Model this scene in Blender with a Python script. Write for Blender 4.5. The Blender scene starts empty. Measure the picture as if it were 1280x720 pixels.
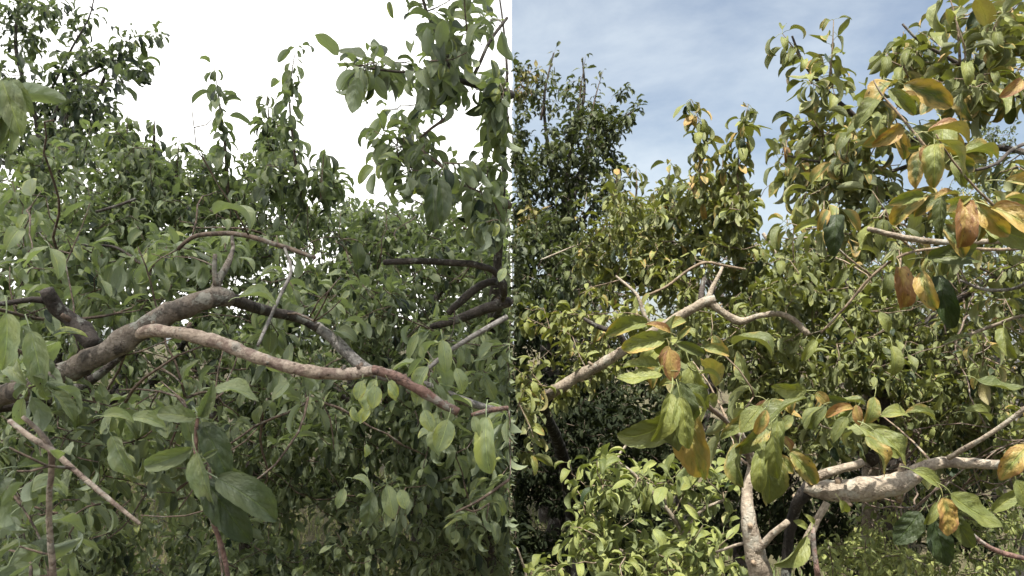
import bpy, math, random
import numpy as np
from mathutils import Vector, Matrix

R = math.radians
rng = np.random.default_rng(11)
random.seed(11)
scene = bpy.context.scene
C = scene.collection

# ------------------------------------------------------------------ camera
FPX, HZ, EYE = 1000.0, 430.0, 1.6          # focal length in px of a 1280 px wide frame, horizon row, eye height
cam_d = bpy.data.cameras.new('camera')
cam_d.sensor_width = 36.0
cam_d.lens = 36.0 * FPX / 1280.0
cam_d.shift_y = (HZ - 360.0) / 1280.0
cam_d.clip_start, cam_d.clip_end = 0.05, 6000.0
cam = bpy.data.objects.new('camera', cam_d)
C.objects.link(cam)
cam.location = (0, 0, EYE)
cam.rotation_euler = (R(90), 0, 0)
scene.camera = cam
cam_d.dof.use_dof = True
cam_d.dof.focus_distance, cam_d.dof.aperture_fstop = 1.8, 16.0

# ------------------------------------------------------------------ sky, sun, exposure
SUN_EL = 71.0
w = bpy.data.worlds.new('World')
scene.world = w
w.use_nodes = True
nt = w.node_tree
nt.nodes.clear()
def N(t, typ, **kw):
    n = t.nodes.new(typ)
    for k, v in kw.items():
        setattr(n, k, v)
    return n
sky = N(nt, 'ShaderNodeTexSky', sky_type='NISHITA', sun_disc=False)
sky.sun_elevation, sky.sun_rotation = R(SUN_EL), R(180)
sky.air_density, sky.dust_density, sky.ozone_density = 1.0, 1.5, 1.0
geo = N(nt, 'ShaderNodeTexCoord')
mp = N(nt, 'ShaderNodeMapping'); mp.inputs['Scale'].default_value = (1.6, 1.2, 4.2); mp.inputs['Rotation'].default_value = (0, R(14), 0)
no1 = N(nt, 'ShaderNodeTexNoise'); no1.inputs['Scale'].default_value = 1.5; no1.inputs['Detail'].default_value = 9; no1.inputs['Roughness'].default_value = 0.58
no1.inputs['Distortion'].default_value = 0.35
rmp = N(nt, 'ShaderNodeMapRange'); rmp.inputs['From Min'].default_value = 0.32; rmp.inputs['From Max'].default_value = 0.72
rmp.inputs['To Min'].default_value = 0.12; rmp.inputs['To Max'].default_value = 0.85
mixc = N(nt, 'ShaderNodeMixRGB'); mixc.inputs['Color2'].default_value = (7.2, 7.8, 8.1, 1)
bg = N(nt, 'ShaderNodeBackground'); bg.inputs['Strength'].default_value = 0.056
wo = N(nt, 'ShaderNodeOutputWorld')
L = nt.links.new
L(geo.outputs['Generated'], mp.inputs['Vector']); L(mp.outputs['Vector'], no1.inputs['Vector'])
L(no1.outputs['Fac'], rmp.inputs['Value']); L(rmp.outputs['Result'], mixc.inputs['Fac'])
L(sky.outputs['Color'], mixc.inputs['Color1']); L(mixc.outputs['Color'], bg.inputs['Color'])
L(bg.outputs['Background'], wo.inputs['Surface'])

sun_d = bpy.data.lights.new('sun', 'SUN')
sun_d.energy, sun_d.angle, sun_d.color = 5.0, R(0.4), (1.0, 0.955, 0.87)
sun = bpy.data.objects.new('sun', sun_d)
C.objects.link(sun)
sun.location = (0, -30, 52)
sun.rotation_euler = (R(90 - SUN_EL), 0, 0)     # shines from behind the viewpoint, along +Y and down

vs = scene.view_settings
vs.view_transform = 'Standard'
try: vs.look = 'None'
except Exception: pass
vs.exposure, vs.gamma, vs.use_curve_mapping = 1.32, 1.0, False
cy = scene.cycles
cy.max_bounces, cy.diffuse_bounces, cy.glossy_bounces, cy.transmission_bounces = 5, 3, 2, 3
cy.caustics_reflective = cy.caustics_refractive = False
cy.use_denoising = True

# ------------------------------------------------------------------ helpers
def P(px, py, d):
    """the point d metres ahead of the viewpoint that lies in the direction of pixel (px, py)"""
    return np.array([(px - 640.0) / FPX * d, d, EYE + (HZ - py) / FPX * d])

def unit(v):
    v = np.asarray(v, float)
    return v / (np.linalg.norm(v, axis=-1, keepdims=True) + 1e-12)

def tag(o, label=None, cat=None, group=None, kind=None):
    if label: o['label'] = label
    if cat: o['category'] = cat
    if group: o['group'] = group
    if kind: o['kind'] = kind
    return o

def mesh_np(name, verts, faces_list, mat, attrs=None, uv=None, smooth=True):
    """faces_list: list of int arrays (n,3) or (n,4)"""
    me = bpy.data.meshes.new(name)
    verts = np.asarray(verts, np.float32)
    loops, starts, off = [], [], 0
    for f in faces_list:
        if len(f) == 0: continue
        k = f.shape[1]
        loops.append(f.reshape(-1)); starts.append(off + np.arange(len(f)) * k); off += f.size
    loops = np.concatenate(loops).astype(np.int32); starts = np.concatenate(starts).astype(np.int32)
    me.vertices.add(len(verts)); me.vertices.foreach_set('co', verts.reshape(-1))
    me.loops.add(len(loops)); me.loops.foreach_set('vertex_index', loops)
    me.polygons.add(len(starts)); me.polygons.foreach_set('loop_start', starts)
    me.polygons.foreach_set('use_smooth', np.full(len(starts), smooth, bool))
    me.update(calc_edges=True)
    if uv is not None:
        l = me.uv_layers.new(name='UVMap')
        l.data.foreach_set('uv', np.asarray(uv, np.float32)[loops].reshape(-1))
    for k, v in (attrs or {}).items():
        a = me.attributes.new(k, 'FLOAT', 'POINT')
        a.data.foreach_set('value', np.asarray(v, np.float32))
    if mat: me.materials.append(mat)
    me.validate()
    return me

def link(name, me, parent=None):
    o = bpy.data.objects.new(name, me)
    C.objects.link(o)
    if parent is not None: o.parent = parent
    return o

def catmull(pts, step):
    pts = np.asarray(pts, float)
    p = np.vstack([2 * pts[0] - pts[1], pts, 2 * pts[-1] - pts[-2]])
    out = []
    for i in range(1, len(p) - 2):
        n = max(2, int(np.linalg.norm(p[i + 1][:3] - p[i][:3]) / step))
        t = np.linspace(0, 1, n, endpoint=False)[:, None]
        a, b, c, d = p[i - 1], p[i], p[i + 1], p[i + 2]
        out.append(.5 * ((2 * b) + (c - a) * t + (2 * a - 5 * b + 4 * c - d) * t ** 2 + (3 * b - a - 3 * c + d) * t ** 3))
    out.append(pts[-1:])
    return np.vstack(out)

def sweep(path, rad, sides, rough=0.0, seed=0, cap=True):
    """tube along a path: verts, quads, tris"""
    path = np.asarray(path, float); rad = np.asarray(rad, float)
    n = len(path)
    t = unit(np.gradient(path, axis=0))
    u = np.cross(t[0], [0.3, 0.2, 1.0]); u = u / (np.linalg.norm(u) + 1e-9)
    us = np.empty((n, 3))
    for i in range(n):
        u = u - t[i] * np.dot(u, t[i]); u = u / (np.linalg.norm(u) + 1e-9); us[i] = u
    vs_ = np.cross(t, us)
    a = np.linspace(0, 2 * np.pi, sides, endpoint=False)
    rr = np.repeat(rad[:, None], sides, 1)
    if rough > 0:
        g = np.random.default_rng(seed)
        z = g.normal(0, 1, (n, sides))
        for _ in range(2):
            z = (z + np.roll(z, 1, 1) + np.roll(z, -1, 1)) / 2.2
            z[1:-1] = (z[1:-1] + z[2:] + z[:-2]) / 2.2
        lump = np.interp(np.arange(n), np.linspace(0, n, max(3, n // 5)), g.normal(0, 1, max(3, n // 5)))
        rr = rr * (1 + rough * .55 * z + rough * .3 * lump[:, None])
    v = path[:, None, :] + rr[..., None] * (np.cos(a)[None, :, None] * us[:, None, :] + np.sin(a)[None, :, None] * vs_[:, None, :])
    v = v.reshape(-1, 3)
    i = np.arange(n - 1)[:, None] * sides; j = np.arange(sides)[None, :]; k = (j + 1) % sides
    q = np.stack([i + j, i + k, i + sides + k, i + sides + j], -1).reshape(-1, 4)
    tr = np.zeros((0, 3), int)
    if cap:
        c0, c1 = len(v), len(v) + 1
        v = np.vstack([v, path[:1] - t[:1] * rad[0] * .15, path[-1:] + t[-1:] * rad[-1] * .25])
        jj = np.arange(sides); kk = (jj + 1) % sides
        tr = np.vstack([np.stack([kk, jj, np.full(sides, c0)], 1), np.stack([jj + (n - 1) * sides, kk + (n - 1) * sides, np.full(sides, c1)], 1)])
    return v, q, tr

# ------------------------------------------------------------------ materials
def new_mat(name):
    m = bpy.data.materials.new(name); m.use_nodes = True
    m.node_tree.nodes.clear()
    return m, m.node_tree

def rgb(c): return (c[0], c[1], c[2], 1.0)

def mathn(t, op, a, b=None, clamp=False):
    n = N(t, 'ShaderNodeMath', operation=op, use_clamp=clamp)
    for i, x in enumerate((a, b)):
        if x is None: continue
        if isinstance(x, (int, float)): n.inputs[i].default_value = x
        else: t.links.new(x, n.inputs[i])
    return n.outputs[0]

def mixn(t, f, a, b, typ='MIX'):
    n = N(t, 'ShaderNodeMixRGB', blend_type=typ)
    for s, x in (('Fac', f), ('Color1', a), ('Color2', b)):
        if isinstance(x, (int, float)): n.inputs[s].default_value = x
        elif isinstance(x, tuple): n.inputs[s].default_value = rgb(x)
        else: t.links.new(x, n.inputs[s])
    return n.outputs[0]

def rangen(t, v, a, b, c=0.0, d=1.0, smooth=False):
    n = N(t, 'ShaderNodeMapRange', interpolation_type='SMOOTHSTEP' if smooth else 'LINEAR')
    n.inputs['From Min'].default_value, n.inputs['From Max'].default_value = a, b
    n.inputs['To Min'].default_value, n.inputs['To Max'].default_value = c, d
    t.links.new(v, n.inputs['Value'])
    return n.outputs['Result']

def leaf_mat(name, pal, source):
    """pal: dark, light, back, old1, old2, translucency; source: 'OBJECT' for single leaves, 'GEOMETRY' for the joined mass"""
    m, t = new_mat(name)
    l = t.links.new
    at = N(t, 'ShaderNodeAttribute', attribute_type=source, attribute_name='tone').outputs['Fac']
    ag = N(t, 'ShaderNodeAttribute', attribute_type=source, attribute_name='age').outputs['Fac']
    uvn = N(t, 'ShaderNodeUVMap', uv_map='UVMap').outputs['UV']
    sep = N(t, 'ShaderNodeSeparateXYZ'); l(uvn, sep.inputs[0])
    off = N(t, 'ShaderNodeCombineXYZ')
    l(mathn(t, 'MULTIPLY', at, 71.3), off.inputs[0]); l(mathn(t, 'MULTIPLY', ag, 53.7), off.inputs[1]); l(mathn(t, 'MULTIPLY', at, 31.7), off.inputs[2])
    add = N(t, 'ShaderNodeVectorMath', operation='ADD'); l(uvn, add.inputs[0]); l(off.outputs[0], add.inputs[1])
    def noise(scale, detail=3, rough=.55):
        n = N(t, 'ShaderNodeTexNoise'); n.inputs['Scale'].default_value = scale; n.inputs['Detail'].default_value = detail; n.inputs['Roughness'].default_value = rough
        l(add.outputs[0], n.inputs['Vector']); return n.outputs['Fac']
    n1, n2 = noise(2.2), noise(7.5, 4, .65)
    u, v = sep.outputs[0], sep.outputs[1]
    av = mathn(t, 'ABSOLUTE', mathn(t, 'SUBTRACT', v, .5))                      # 0 at the midrib, .5 at the edge
    rib = rangen(t, av, .012, .035, 1, 0)
    sv = mathn(t, 'ABSOLUTE', mathn(t, 'SINE', mathn(t, 'ADD', mathn(t, 'MULTIPLY', u, 27.0), mathn(t, 'MULTIPLY', av, -17.0))))
    vein = rangen(t, sv, 0.0, .16, 1, 0)
    vein = mathn(t, 'MULTIPLY', vein, rangen(t, av, .02, .45, 1, .25))
    green = mixn(t, rangen(t, at, 0, 1), pal['dark'], pal['light'])
    green = mixn(t, rangen(t, n1, .35, .68, 0, .55), green, mixn(t, 1.0, green, (1.45, 1.25, .85), 'MULTIPLY'))
    green = mixn(t, mathn(t, 'MULTIPLY', vein, .45), green, mixn(t, 1.0, green, (1.5, 1.5, 1.3), 'MULTIPLY'))
    green = mixn(t, mathn(t, 'MULTIPLY', rib, .6), green, mixn(t, 1.0, green, (1.9, 1.9, 1.5), 'MULTIPLY'))
    # yellowing and browning from the edge and the tip inwards
    k = mathn(t, 'ADD', mathn(t, 'MULTIPLY', n1, .75), mathn(t, 'ADD', mathn(t, 'MULTIPLY', av, .45), mathn(t, 'MULTIPLY', u, .12)))
    lim = mathn(t, 'SUBTRACT', 1.02, mathn(t, 'MULTIPLY', ag, .95))
    yel = rangen(t, mathn(t, 'SUBTRACT', k, lim), -.10, .16, 0, 1, True)
    brn = rangen(t, mathn(t, 'SUBTRACT', mathn(t, 'ADD', k, mathn(t, 'MULTIPLY', n2, .40)), lim), .34, .62, 0, .95, True)
    col = mixn(t, yel, green, pal['old1'])
    col = mixn(t, brn, col, pal['old2'])
    # small dark spots
    vo = N(t, 'ShaderNodeTexVoronoi'); vo.inputs['Scale'].default_value = 7.0; l(add.outputs[0], vo.inputs['Vector'])
    spot = mathn(t, 'MULTIPLY', rangen(t, vo.outputs['Distance'], .14, .22, 1, 0), mathn(t, 'MULTIPLY', rangen(t, n2, .48, .58, 0, 1), rangen(t, ag, .1, .35, .25, 1)))
    col = mixn(t, spot, col, (.035, .028, .016))
    bf = N(t, 'ShaderNodeNewGeometry').outputs['Backfacing']
    col = mixn(t, mathn(t, 'MULTIPLY', bf, .62), col, pal['back'])
    hgt = mathn(t, 'ADD', mathn(t, 'MULTIPLY', mathn(t, 'ADD', vein, rib), -.5), mathn(t, 'MULTIPLY', n2, .8))
    bp = N(t, 'ShaderNodeBump'); bp.inputs['Strength'].default_value = .75; bp.inputs['Distance'].default_value = .004; l(hgt, bp.inputs['Height'])
    pr = N(t, 'ShaderNodeBsdfPrincipled')
    l(col, pr.inputs['Base Color']); l(bp.outputs[0], pr.inputs['Normal'])
    l(rangen(t, n2, .3, .7, pal.get('rough', .42), pal.get('rough', .42) + .16), pr.inputs['Roughness'])
    pr.inputs['Specular IOR Level'].default_value = pal.get('spec', .42)
    tr = N(t, 'ShaderNodeBsdfTranslucent')
    l(mixn(t, 1.0, col, pal.get('tr', (1.35, 1.5, .55)), 'MULTIPLY'), tr.inputs['Color'])
    mx = N(t, 'ShaderNodeMixShader'); mx.inputs[0].default_value = pal.get('trans', .30)
    l(pr.outputs[0], mx.inputs[1]); l(tr.outputs[0], mx.inputs[2])
    out = N(t, 'ShaderNodeOutputMaterial'); l(mx.outputs[0], out.inputs['Surface'])
    return m

PAL = {
    'grey_green': dict(dark=(.016, .030, .017), light=(.262, .318, .185), back=(.26, .305, .215), old1=(.36, .39, .12), old2=(.17, .10, .04), trans=.30, rough=.44, spec=.45, tr=(1.25, 1.4, .6)),
    'olive':      dict(dark=(.010, .024, .006), light=(.172, .196, .056), back=(.19, .205, .095), old1=(.31, .215, .062), old2=(.185, .085, .032), trans=.18, tr=(1.25, 1.3, .4), spec=.45, rough=.44),  # darkened so the leaf colour deepens shade in the sunlit half
    'shade_green': dict(dark=(.006, .010, .005), light=(.032, .042, .018), back=(.035, .045, .022), old1=(.17, .12, .03), old2=(.12, .06, .02), trans=.08, spec=.1, rough=.6),  # leaf colour taken near black to stand in for shade
    'dull_green': dict(dark=(.012, .022, .009), light=(.095, .115, .045), back=(.085, .10, .05), old1=(.18, .16, .05), old2=(.12, .07, .03), trans=.16, spec=.3),
    'fresh':      dict(dark=(.022, .042, .012), light=(.200, .232, .075), back=(.20, .235, .11), old1=(.25, .22, .08), old2=(.18, .10, .045), trans=.18, spec=.45, rough=.44, tr=(1.25, 1.35, .45)),
}
LEAF = {(k, s): leaf_mat('leaf_' + k + ('_single' if s == 'OBJECT' else '_mass'), v, s) for k, v in PAL.items() for s in ('OBJECT', 'GEOMETRY')}

def bark_mat(name, c1, c2, c3, scale=1.0, bump=.9):
    m, t = new_mat(name); l = t.links.new
    tc = N(t, 'ShaderNodeTexCoord').outputs['Object']
    def noise(s, d=5, r=.6):
        n = N(t, 'ShaderNodeTexNoise'); n.inputs['Scale'].default_value = s * scale; n.inputs['Detail'].default_value = d; n.inputs['Roughness'].default_value = r
        l(tc, n.inputs['Vector']); return n.outputs['Fac']
    a, b, c = noise(9), noise(38), noise(150, 3)
    col = mixn(t, rangen(t, a, .36, .64, 0, 1, True), c1, c2)
    col = mixn(t, rangen(t, b, .49, .60, 0, .9, True), col, c3)
    col = mixn(t, rangen(t, c, .35, .65, 0, .7), col, mixn(t, 1.0, col, (.45, .42, .40), 'MULTIPLY'))
    vo = N(t, 'ShaderNodeTexVoronoi'); vo.inputs['Scale'].default_value = 70 * scale; l(tc, vo.inputs['Vector'])
    len_ = rangen(t, vo.outputs['Distance'], .12, .2, .7, 0)
    col = mixn(t, mathn(t, 'MULTIPLY', len_, rangen(t, b, .45, .55)), col, (.04, .03, .024))
    h = mathn(t, 'ADD', mathn(t, 'MULTIPLY', b, .9), mathn(t, 'ADD', mathn(t, 'MULTIPLY', c, .45), mathn(t, 'MULTIPLY', len_, -.3)))
    # cracks and grey lichen
    v2 = N(t, 'ShaderNodeTexVoronoi', feature='DISTANCE_TO_EDGE'); v2.inputs['Scale'].default_value = 55 * scale
    wv = N(t, 'ShaderNodeVectorMath', operation='ADD'); nz = N(t, 'ShaderNodeTexNoise'); nz.inputs['Scale'].default_value = 45 * scale; l(tc, nz.inputs['Vector'])
    sc_ = N(t, 'ShaderNodeVectorMath', operation='SCALE'); sc_.inputs['Scale'].default_value = .02; l(nz.outputs['Color'], sc_.inputs[0])
    l(tc, wv.inputs[0]); l(sc_.outputs[0], wv.inputs[1]); l(wv.outputs[0], v2.inputs['Vector'])
    crack = mathn(t, 'MULTIPLY', rangen(t, v2.outputs['Distance'], .0, .05, 1, 0), rangen(t, a, .44, .6))
    col = mixn(t, mathn(t, 'MULTIPLY', crack, .16), col, mixn(t, 1.0, col, (.3, .28, .27), 'MULTIPLY'))
    d_ = noise(22, 4, .7)
    col = mixn(t, rangen(t, d_, .55, .62, 0, .75, True), col, mixn(t, .5, col, (.30, .31, .27)))
    h = mathn(t, 'ADD', h, mathn(t, 'MULTIPLY', crack, -.25))
    bp = N(t, 'ShaderNodeBump'); bp.inputs['Strength'].default_value = bump; bp.inputs['Distance'].default_value = .006; l(h, bp.inputs['Height'])
    pr = N(t, 'ShaderNodeBsdfPrincipled'); l(col, pr.inputs['Base Color']); l(bp.outputs[0], pr.inputs['Normal'])
    pr.inputs['Roughness'].default_value = .82; pr.inputs['Specular IOR Level'].default_value = .25
    out = N(t, 'ShaderNodeOutputMaterial'); l(pr.outputs[0], out.inputs['Surface'])
    return m

BARK = {
    'brown':  bark_mat('bark_brown_grey', (.135, .110, .088), (.225, .195, .165), (.075, .065, .055)),
    'pale':   bark_mat('bark_pale_pink', (.33, .265, .21), (.42, .35, .29), (.20, .145, .12)),
    'red':    bark_mat('bark_red_brown', (.17, .10, .082), (.23, .145, .12), (.11, .075, .065)),
    'dark':   bark_mat('bark_dark', (.055, .046, .040), (.095, .08, .07), (.035, .03, .027)),
    'grey':   bark_mat('bark_grey', (.22, .205, .19), (.31, .29, .27), (.13, .12, .11)),
    'tan':    bark_mat('bark_tan', (.28, .235, .18), (.35, .30, .235), (.19, .155, .12)),
    'black':  bark_mat('bark_shade_black', (.018, .015, .013), (.032, .027, .023), (.012, .011, .010)),  # near black, so the bark colour carries the shade
    'twig':   bark_mat('twig_brown', (.13, .095, .072), (.20, .15, .115), (.08, .06, .05), 2.0, .3),
    'twiglit': bark_mat('twig_sunlit_tan', (.21, .16, .11), (.29, .22, .155), (.12, .09, .065), 2.0, .3),  # lighter copy of the twig bark, sunlight put into the colour
}

# ------------------------------------------------------------------ leaf shapes
PET = 0.34
def leaf_shape(ns, nw, curv, fold, width, wave, twist, side, seed):
    """blade of length 1 whose stalk starts at the origin; +Y towards the tip, +Z the upper face"""
    g = np.random.default_rng(seed)
    s = np.linspace(0, 1, ns + 1)
    th = curv * (s ** 1.25)
    ds = 1.0 / ns
    y = np.concatenate([[0], np.cumsum(np.cos((th[1:] + th[:-1]) / 2) * ds)])
    z = -np.concatenate([[0], np.cumsum(np.sin((th[1:] + th[:-1]) / 2) * ds)])
    if ns > 12: wave = wave * 1.6
    prof = np.sin(np.pi * np.clip(s, 0, 1) ** .86) ** .66
    prof = np.where(s > .8, prof * (1 - .22 * ((s - .8) / .2)), prof)
    prof[0] = .05; prof[-1] = .012
    x0 = side * (s ** 2) * .25
    q = np.linspace(-1, 1, nw + 1)
    ph = g.uniform(0, 6.28, 2)
    V, UV = [], []
    for i in range(ns + 1):
        nrm = np.array([0, math.sin(th[i]), math.cos(th[i])])
        hw = .47 * width * prof[i] * (1 + (g.normal(0, .035) if ns > 12 else 0))
        a = twist * s[i]
        for qq in q:
            lift = (.45 * abs(qq) + .55 * qq * qq) * hw * fold + (.20 * hw * math.cos(27 * s[i] - 8.5 * abs(qq)) * (1 - abs(qq) ** 3) * abs(qq) ** .5 if ns > 12 else 0) + wave * hw * math.sin(9 * s[i] + ph[0 if qq > 0 else 1]) * abs(qq) ** 1.5
            cx = qq * hw * math.cos(math.atan(abs(fold)) * .6)
            xx, ll = cx * math.cos(a) - lift * math.sin(a), cx * math.sin(a) + lift * math.cos(a)
            V.append(np.array([x0[i] + xx, y[i] + PET, z[i]]) + nrm * ll)
            UV.append((s[i], .5 + qq * .5))
    V = np.array(V); UV = np.array(UV)
    i = np.arange(ns)[:, None] * (nw + 1); j = np.arange(nw)[None, :]
    F = np.stack([i + j, i + j + 1, i + nw + 2 + j, i + nw + 1 + j], -1).reshape(-1, 4)
    # stalk: a thin three-sided rod, flat ribbon on the coarse shape
    b = len(V); r = .013
    m = 3 if ns > 6 else 1
    tt = np.linspace(0, 1, m + 1)
    rod = np.stack([np.zeros(m + 1), PET * tt + .01 * tt, .05 * np.sin(np.pi * tt)], 1)
    k = 3 if ns > 6 else 2
    ring = np.array([[math.cos(6.283 * e / k), 0, math.sin(6.283 * e / k)] for e in range(k)]) * r
    RV = (rod[:, None, :] + ring[None]).reshape(-1, 3)
    RF = np.array([[b + e * k + f, b + e * k + (f + 1) % k, b + (e + 1) * k + (f + 1) % k, b + (e + 1) * k + f] for e in range(m) for f in range(k if k > 2 else 1)])
    V = np.vstack([V, RV]); UV = np.vstack([UV, np.tile([.02, .5], (len(RV), 1))]); F = np.vstack([F, RF])
    return V, F, UV

SPEC = [  # curv, fold, width, wave, twist, sideways
    (.30, .30, .50, .10, .15, .08), (1.0, .55, .46, .14, -.25, -.12), (1.7, .70, .44, .16, .3, .14), (.55, .22, .66, .12, -.15, .04),
    (2.3, .75, .42, .18, .25, -.2), (1.2, .40, .50, .20, .5, .18), (.8, .85, .42, .12, -.45, .12), (-.40, .30, .48, .14, .25, -.12),
    (1.5, 1.0, .40, .20, .15, .06), (.45, .50, .52, .22, -.3, .14), (1.9, .50, .46, .16, -.5, .2), (2.0, .95, .36, .14, .4, -.1)]
MIX = np.array([.06, .11, .13, .05, .11, .10, .09, .04, .10, .06, .08, .07]); MIX = MIX / MIX.sum()
SHAPES = {r: [leaf_shape(*d, *sp, 40 + i) for i, sp in enumerate(SPEC)] for r, d in (('fine', (26, 8)), ('mid', (9, 4)), ('low', (5, 2)), ('far', (4, 2)), ('dist', (3, 2)))}
LEAF_MESH = {}
def leaf_mesh(v, res, pal):
    k = (v, res, pal)
    if k not in LEAF_MESH:
        V, F, UV = SHAPES[res][v]
        LEAF_MESH[k] = mesh_np('leaf', V, [F], LEAF[(pal, 'OBJECT')], uv=UV)
    return LEAF_MESH[k]

# ------------------------------------------------------------------ plants
ALL = []
class Plant:
    def __init__(self, name, label, cat, px, d, side, pal, bark='brown', twig='twig', size=.068, tone=(.5, .22), age=(.15, .12),
                 droop=(.38, .42), group=None, single=300, mass='low'):
        self.base = np.array([(px - 640) / FPX * d, d, 0.0])
        self.root = bpy.data.objects.new(name, None); C.objects.link(self.root)
        self.root.location = self.base; self.root.empty_display_size = .1
        tag(self.root, label, cat, group)
        self.side, self.pal, self.bark, self.twig = side, pal, bark, twig
        self.size, self.tone, self.age, self.droop, self.single, self.mass = size, tone, age, droop, single, mass
        self.nodes = [self.base[None]]
        self.tw = []                      # small twigs: (path, radii)
        self.lv = []                      # leaves: pos, dir, nrm, L, var, tone, age
        self.seed = len(ALL) * 101 + 5
        self.g = np.random.default_rng(self.seed)
        ALL.append(self)

    def keep(self, x): return x * self.side > .004

    # a limb given in pixels + distance: (px, py, d, width_px)
    def limb(self, pts, name='limb', bark=None, rough=.07, sides=14, step=.02, world=False, label=None, knots=0, slim=.88):
        if world: q = np.array([[*p[:3], p[3]] for p in pts])
        else: q = np.array([[*P(p[0], p[1], p[2]), p[3] * p[2] / FPX / 2 * slim] for p in pts])
        c = catmull(q, step)
        path, rad = c[:, :3], np.maximum(c[:, 3], .0008)
        path = path + self.g.normal(0, 1, path.shape) * rad[:, None] * .05
        path[:, 0] = np.where(path[:, 0] * self.side < .003, .003 * self.side, path[:, 0]) if self.side else path[:, 0]
        self.seed += 1
        for _ in range(knots):
            k = self.g.integers(2, len(rad) - 2)
            rad = rad * (1 + .13 * np.exp(-((np.arange(len(rad)) - k) / 1.3) ** 2))
        v, f, tr = sweep(path, rad, sides, rough, self.seed)
        o = link(name, mesh_np(name, v - self.base, [f, tr], BARK[bark or self.bark]), self.root)
        if label: o['label'] = label
        self.nodes.append(path[::max(1, int(.04 / step))])
        # short spur stubs on the limb
        for _ in range(knots):
            k = self.g.integers(2, len(path) - 2)
            dr = unit(self.g.normal(0, 1, 3) + [0, 0, .6]); ln = rad[k] * self.g.uniform(1.2, 2.0)
            self.tw.append((np.array([path[k], path[k] + dr * ln * .6, path[k] + dr * ln]), np.array([.34, .30, .22]) * rad[k] + .001))
        return path

    def trunk(self, top, r0, r1, lean=(0, 0), limbs=0, spread=.8, rise=.8, bark=None):
        b = self.base
        tp = b + np.array([lean[0], lean[1], top])
        mid = (b + tp) / 2 + np.array([self.g.normal(0, .05), self.g.normal(0, .05), 0])
        self.limb([(*(b - [0, 0, .1]), r0 * 1.25), (*(b + [0, 0, .12]), r0), (*mid, (r0 + r1) / 2), (*tp, r1)], 'trunk', bark, .06, 12, .05, True)
        for i in range(limbs):
            a = i * 2.4 + self.g.uniform(0, 1)
            f = self.g.uniform(.5, 1.0); s = b + (tp - b) * f
            e = s + np.array([math.cos(a) * spread, math.sin(a) * spread * .8, rise * self.g.uniform(.6, 1.2)])
            if not self.keep(e[0]): e[0] = self.side * .05
            m = (s + e) / 2 + self.g.normal(0, .07, 3) - [0, 0, .05]
            if not self.keep(m[0]): m[0] = self.side * .05
            self.limb([(*s, r1 * .8), (*m, r1 * .55), (*e, r1 * .25)], 'limb', bark, .06, 9, .04, True)

    def leaves_on(self, path, n, start=.3, spread=1.0, size=None, tip=2, tone=None, age=None, droop=None):
        if n < 1: return
        g = self.g; dm, dsd = droop or self.droop
        tn, ag = tone or self.tone, age or self.age
        seg = np.linalg.norm(np.diff(path, axis=0), axis=1); cum = np.concatenate([[0], np.cumsum(seg)])
        tot = cum[-1]
        f = start + (1 - start) * (np.arange(n) + g.uniform(0, .8, n)) / n
        f[max(0, n - tip):] = 1.0
        p = np.stack([np.interp(f * tot, cum, path[:, k]) for k in range(3)], 1)
        k = np.clip(np.searchsorted(cum, f * tot, 'right') - 1, 0, len(seg) - 1)
        t = unit(path[k + 1] - path[k])
        a = unit(np.cross(t, [.31, .2, .93])); b = np.cross(t, a)
        ph = g.uniform(0, 6.28) + np.cumsum(2.4 + g.normal(0, .3, n))
        out = np.cos(ph)[:, None] * a + np.sin(ph)[:, None] * b
        d = out * (spread * g.uniform(.6, 1.1, n))[:, None] + t * g.uniform(.1, .7, n)[:, None]
        d[:, 2] -= np.maximum(-.6, g.normal(dm, dsd, n))
        d = unit(d)
        nn = np.array([0, 0, 1.0]) + out * .55 + g.normal(0, .33, (n, 3))
        Ls = np.minimum(.14, (size or self.size) * np.clip(g.normal(1, .27, n), .4, 1.6))
        var = g.choice(len(SPEC), n, p=MIX); tone_ = np.clip(g.normal(*tn, n), 0, 1); age_ = np.clip(g.normal(*ag, n), 0, 1)
        ok = np.ones(n, bool)
        if self.side:                                   # neighbours do not grow into each other
            sd = self.side; reach = Ls * 1.36
            ok &= p[:, 0] * sd > .003
            fl = (p[:, 0] + d[:, 0] * reach) * sd < .008
            d[fl, 0] *= -1
            ok &= (p[:, 0] + d[:, 0] * reach) * sd > .003
            ed = (p[:, 0] + d[:, 0] * reach * .6) * sd - Ls * .3 * np.sqrt(np.maximum(0, 1 - d[:, 0] ** 2)) < 0
            nn[ed] = np.stack([np.full(ed.sum(), .9 * sd), nn[ed, 1] * .4, nn[ed, 2] * .4], 1)
        for q in np.nonzero(ok)[0]:
            self.lv.append((p[q], d[q], nn[q], Ls[q], int(var[q]), tone_[q], age_[q]))

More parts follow.
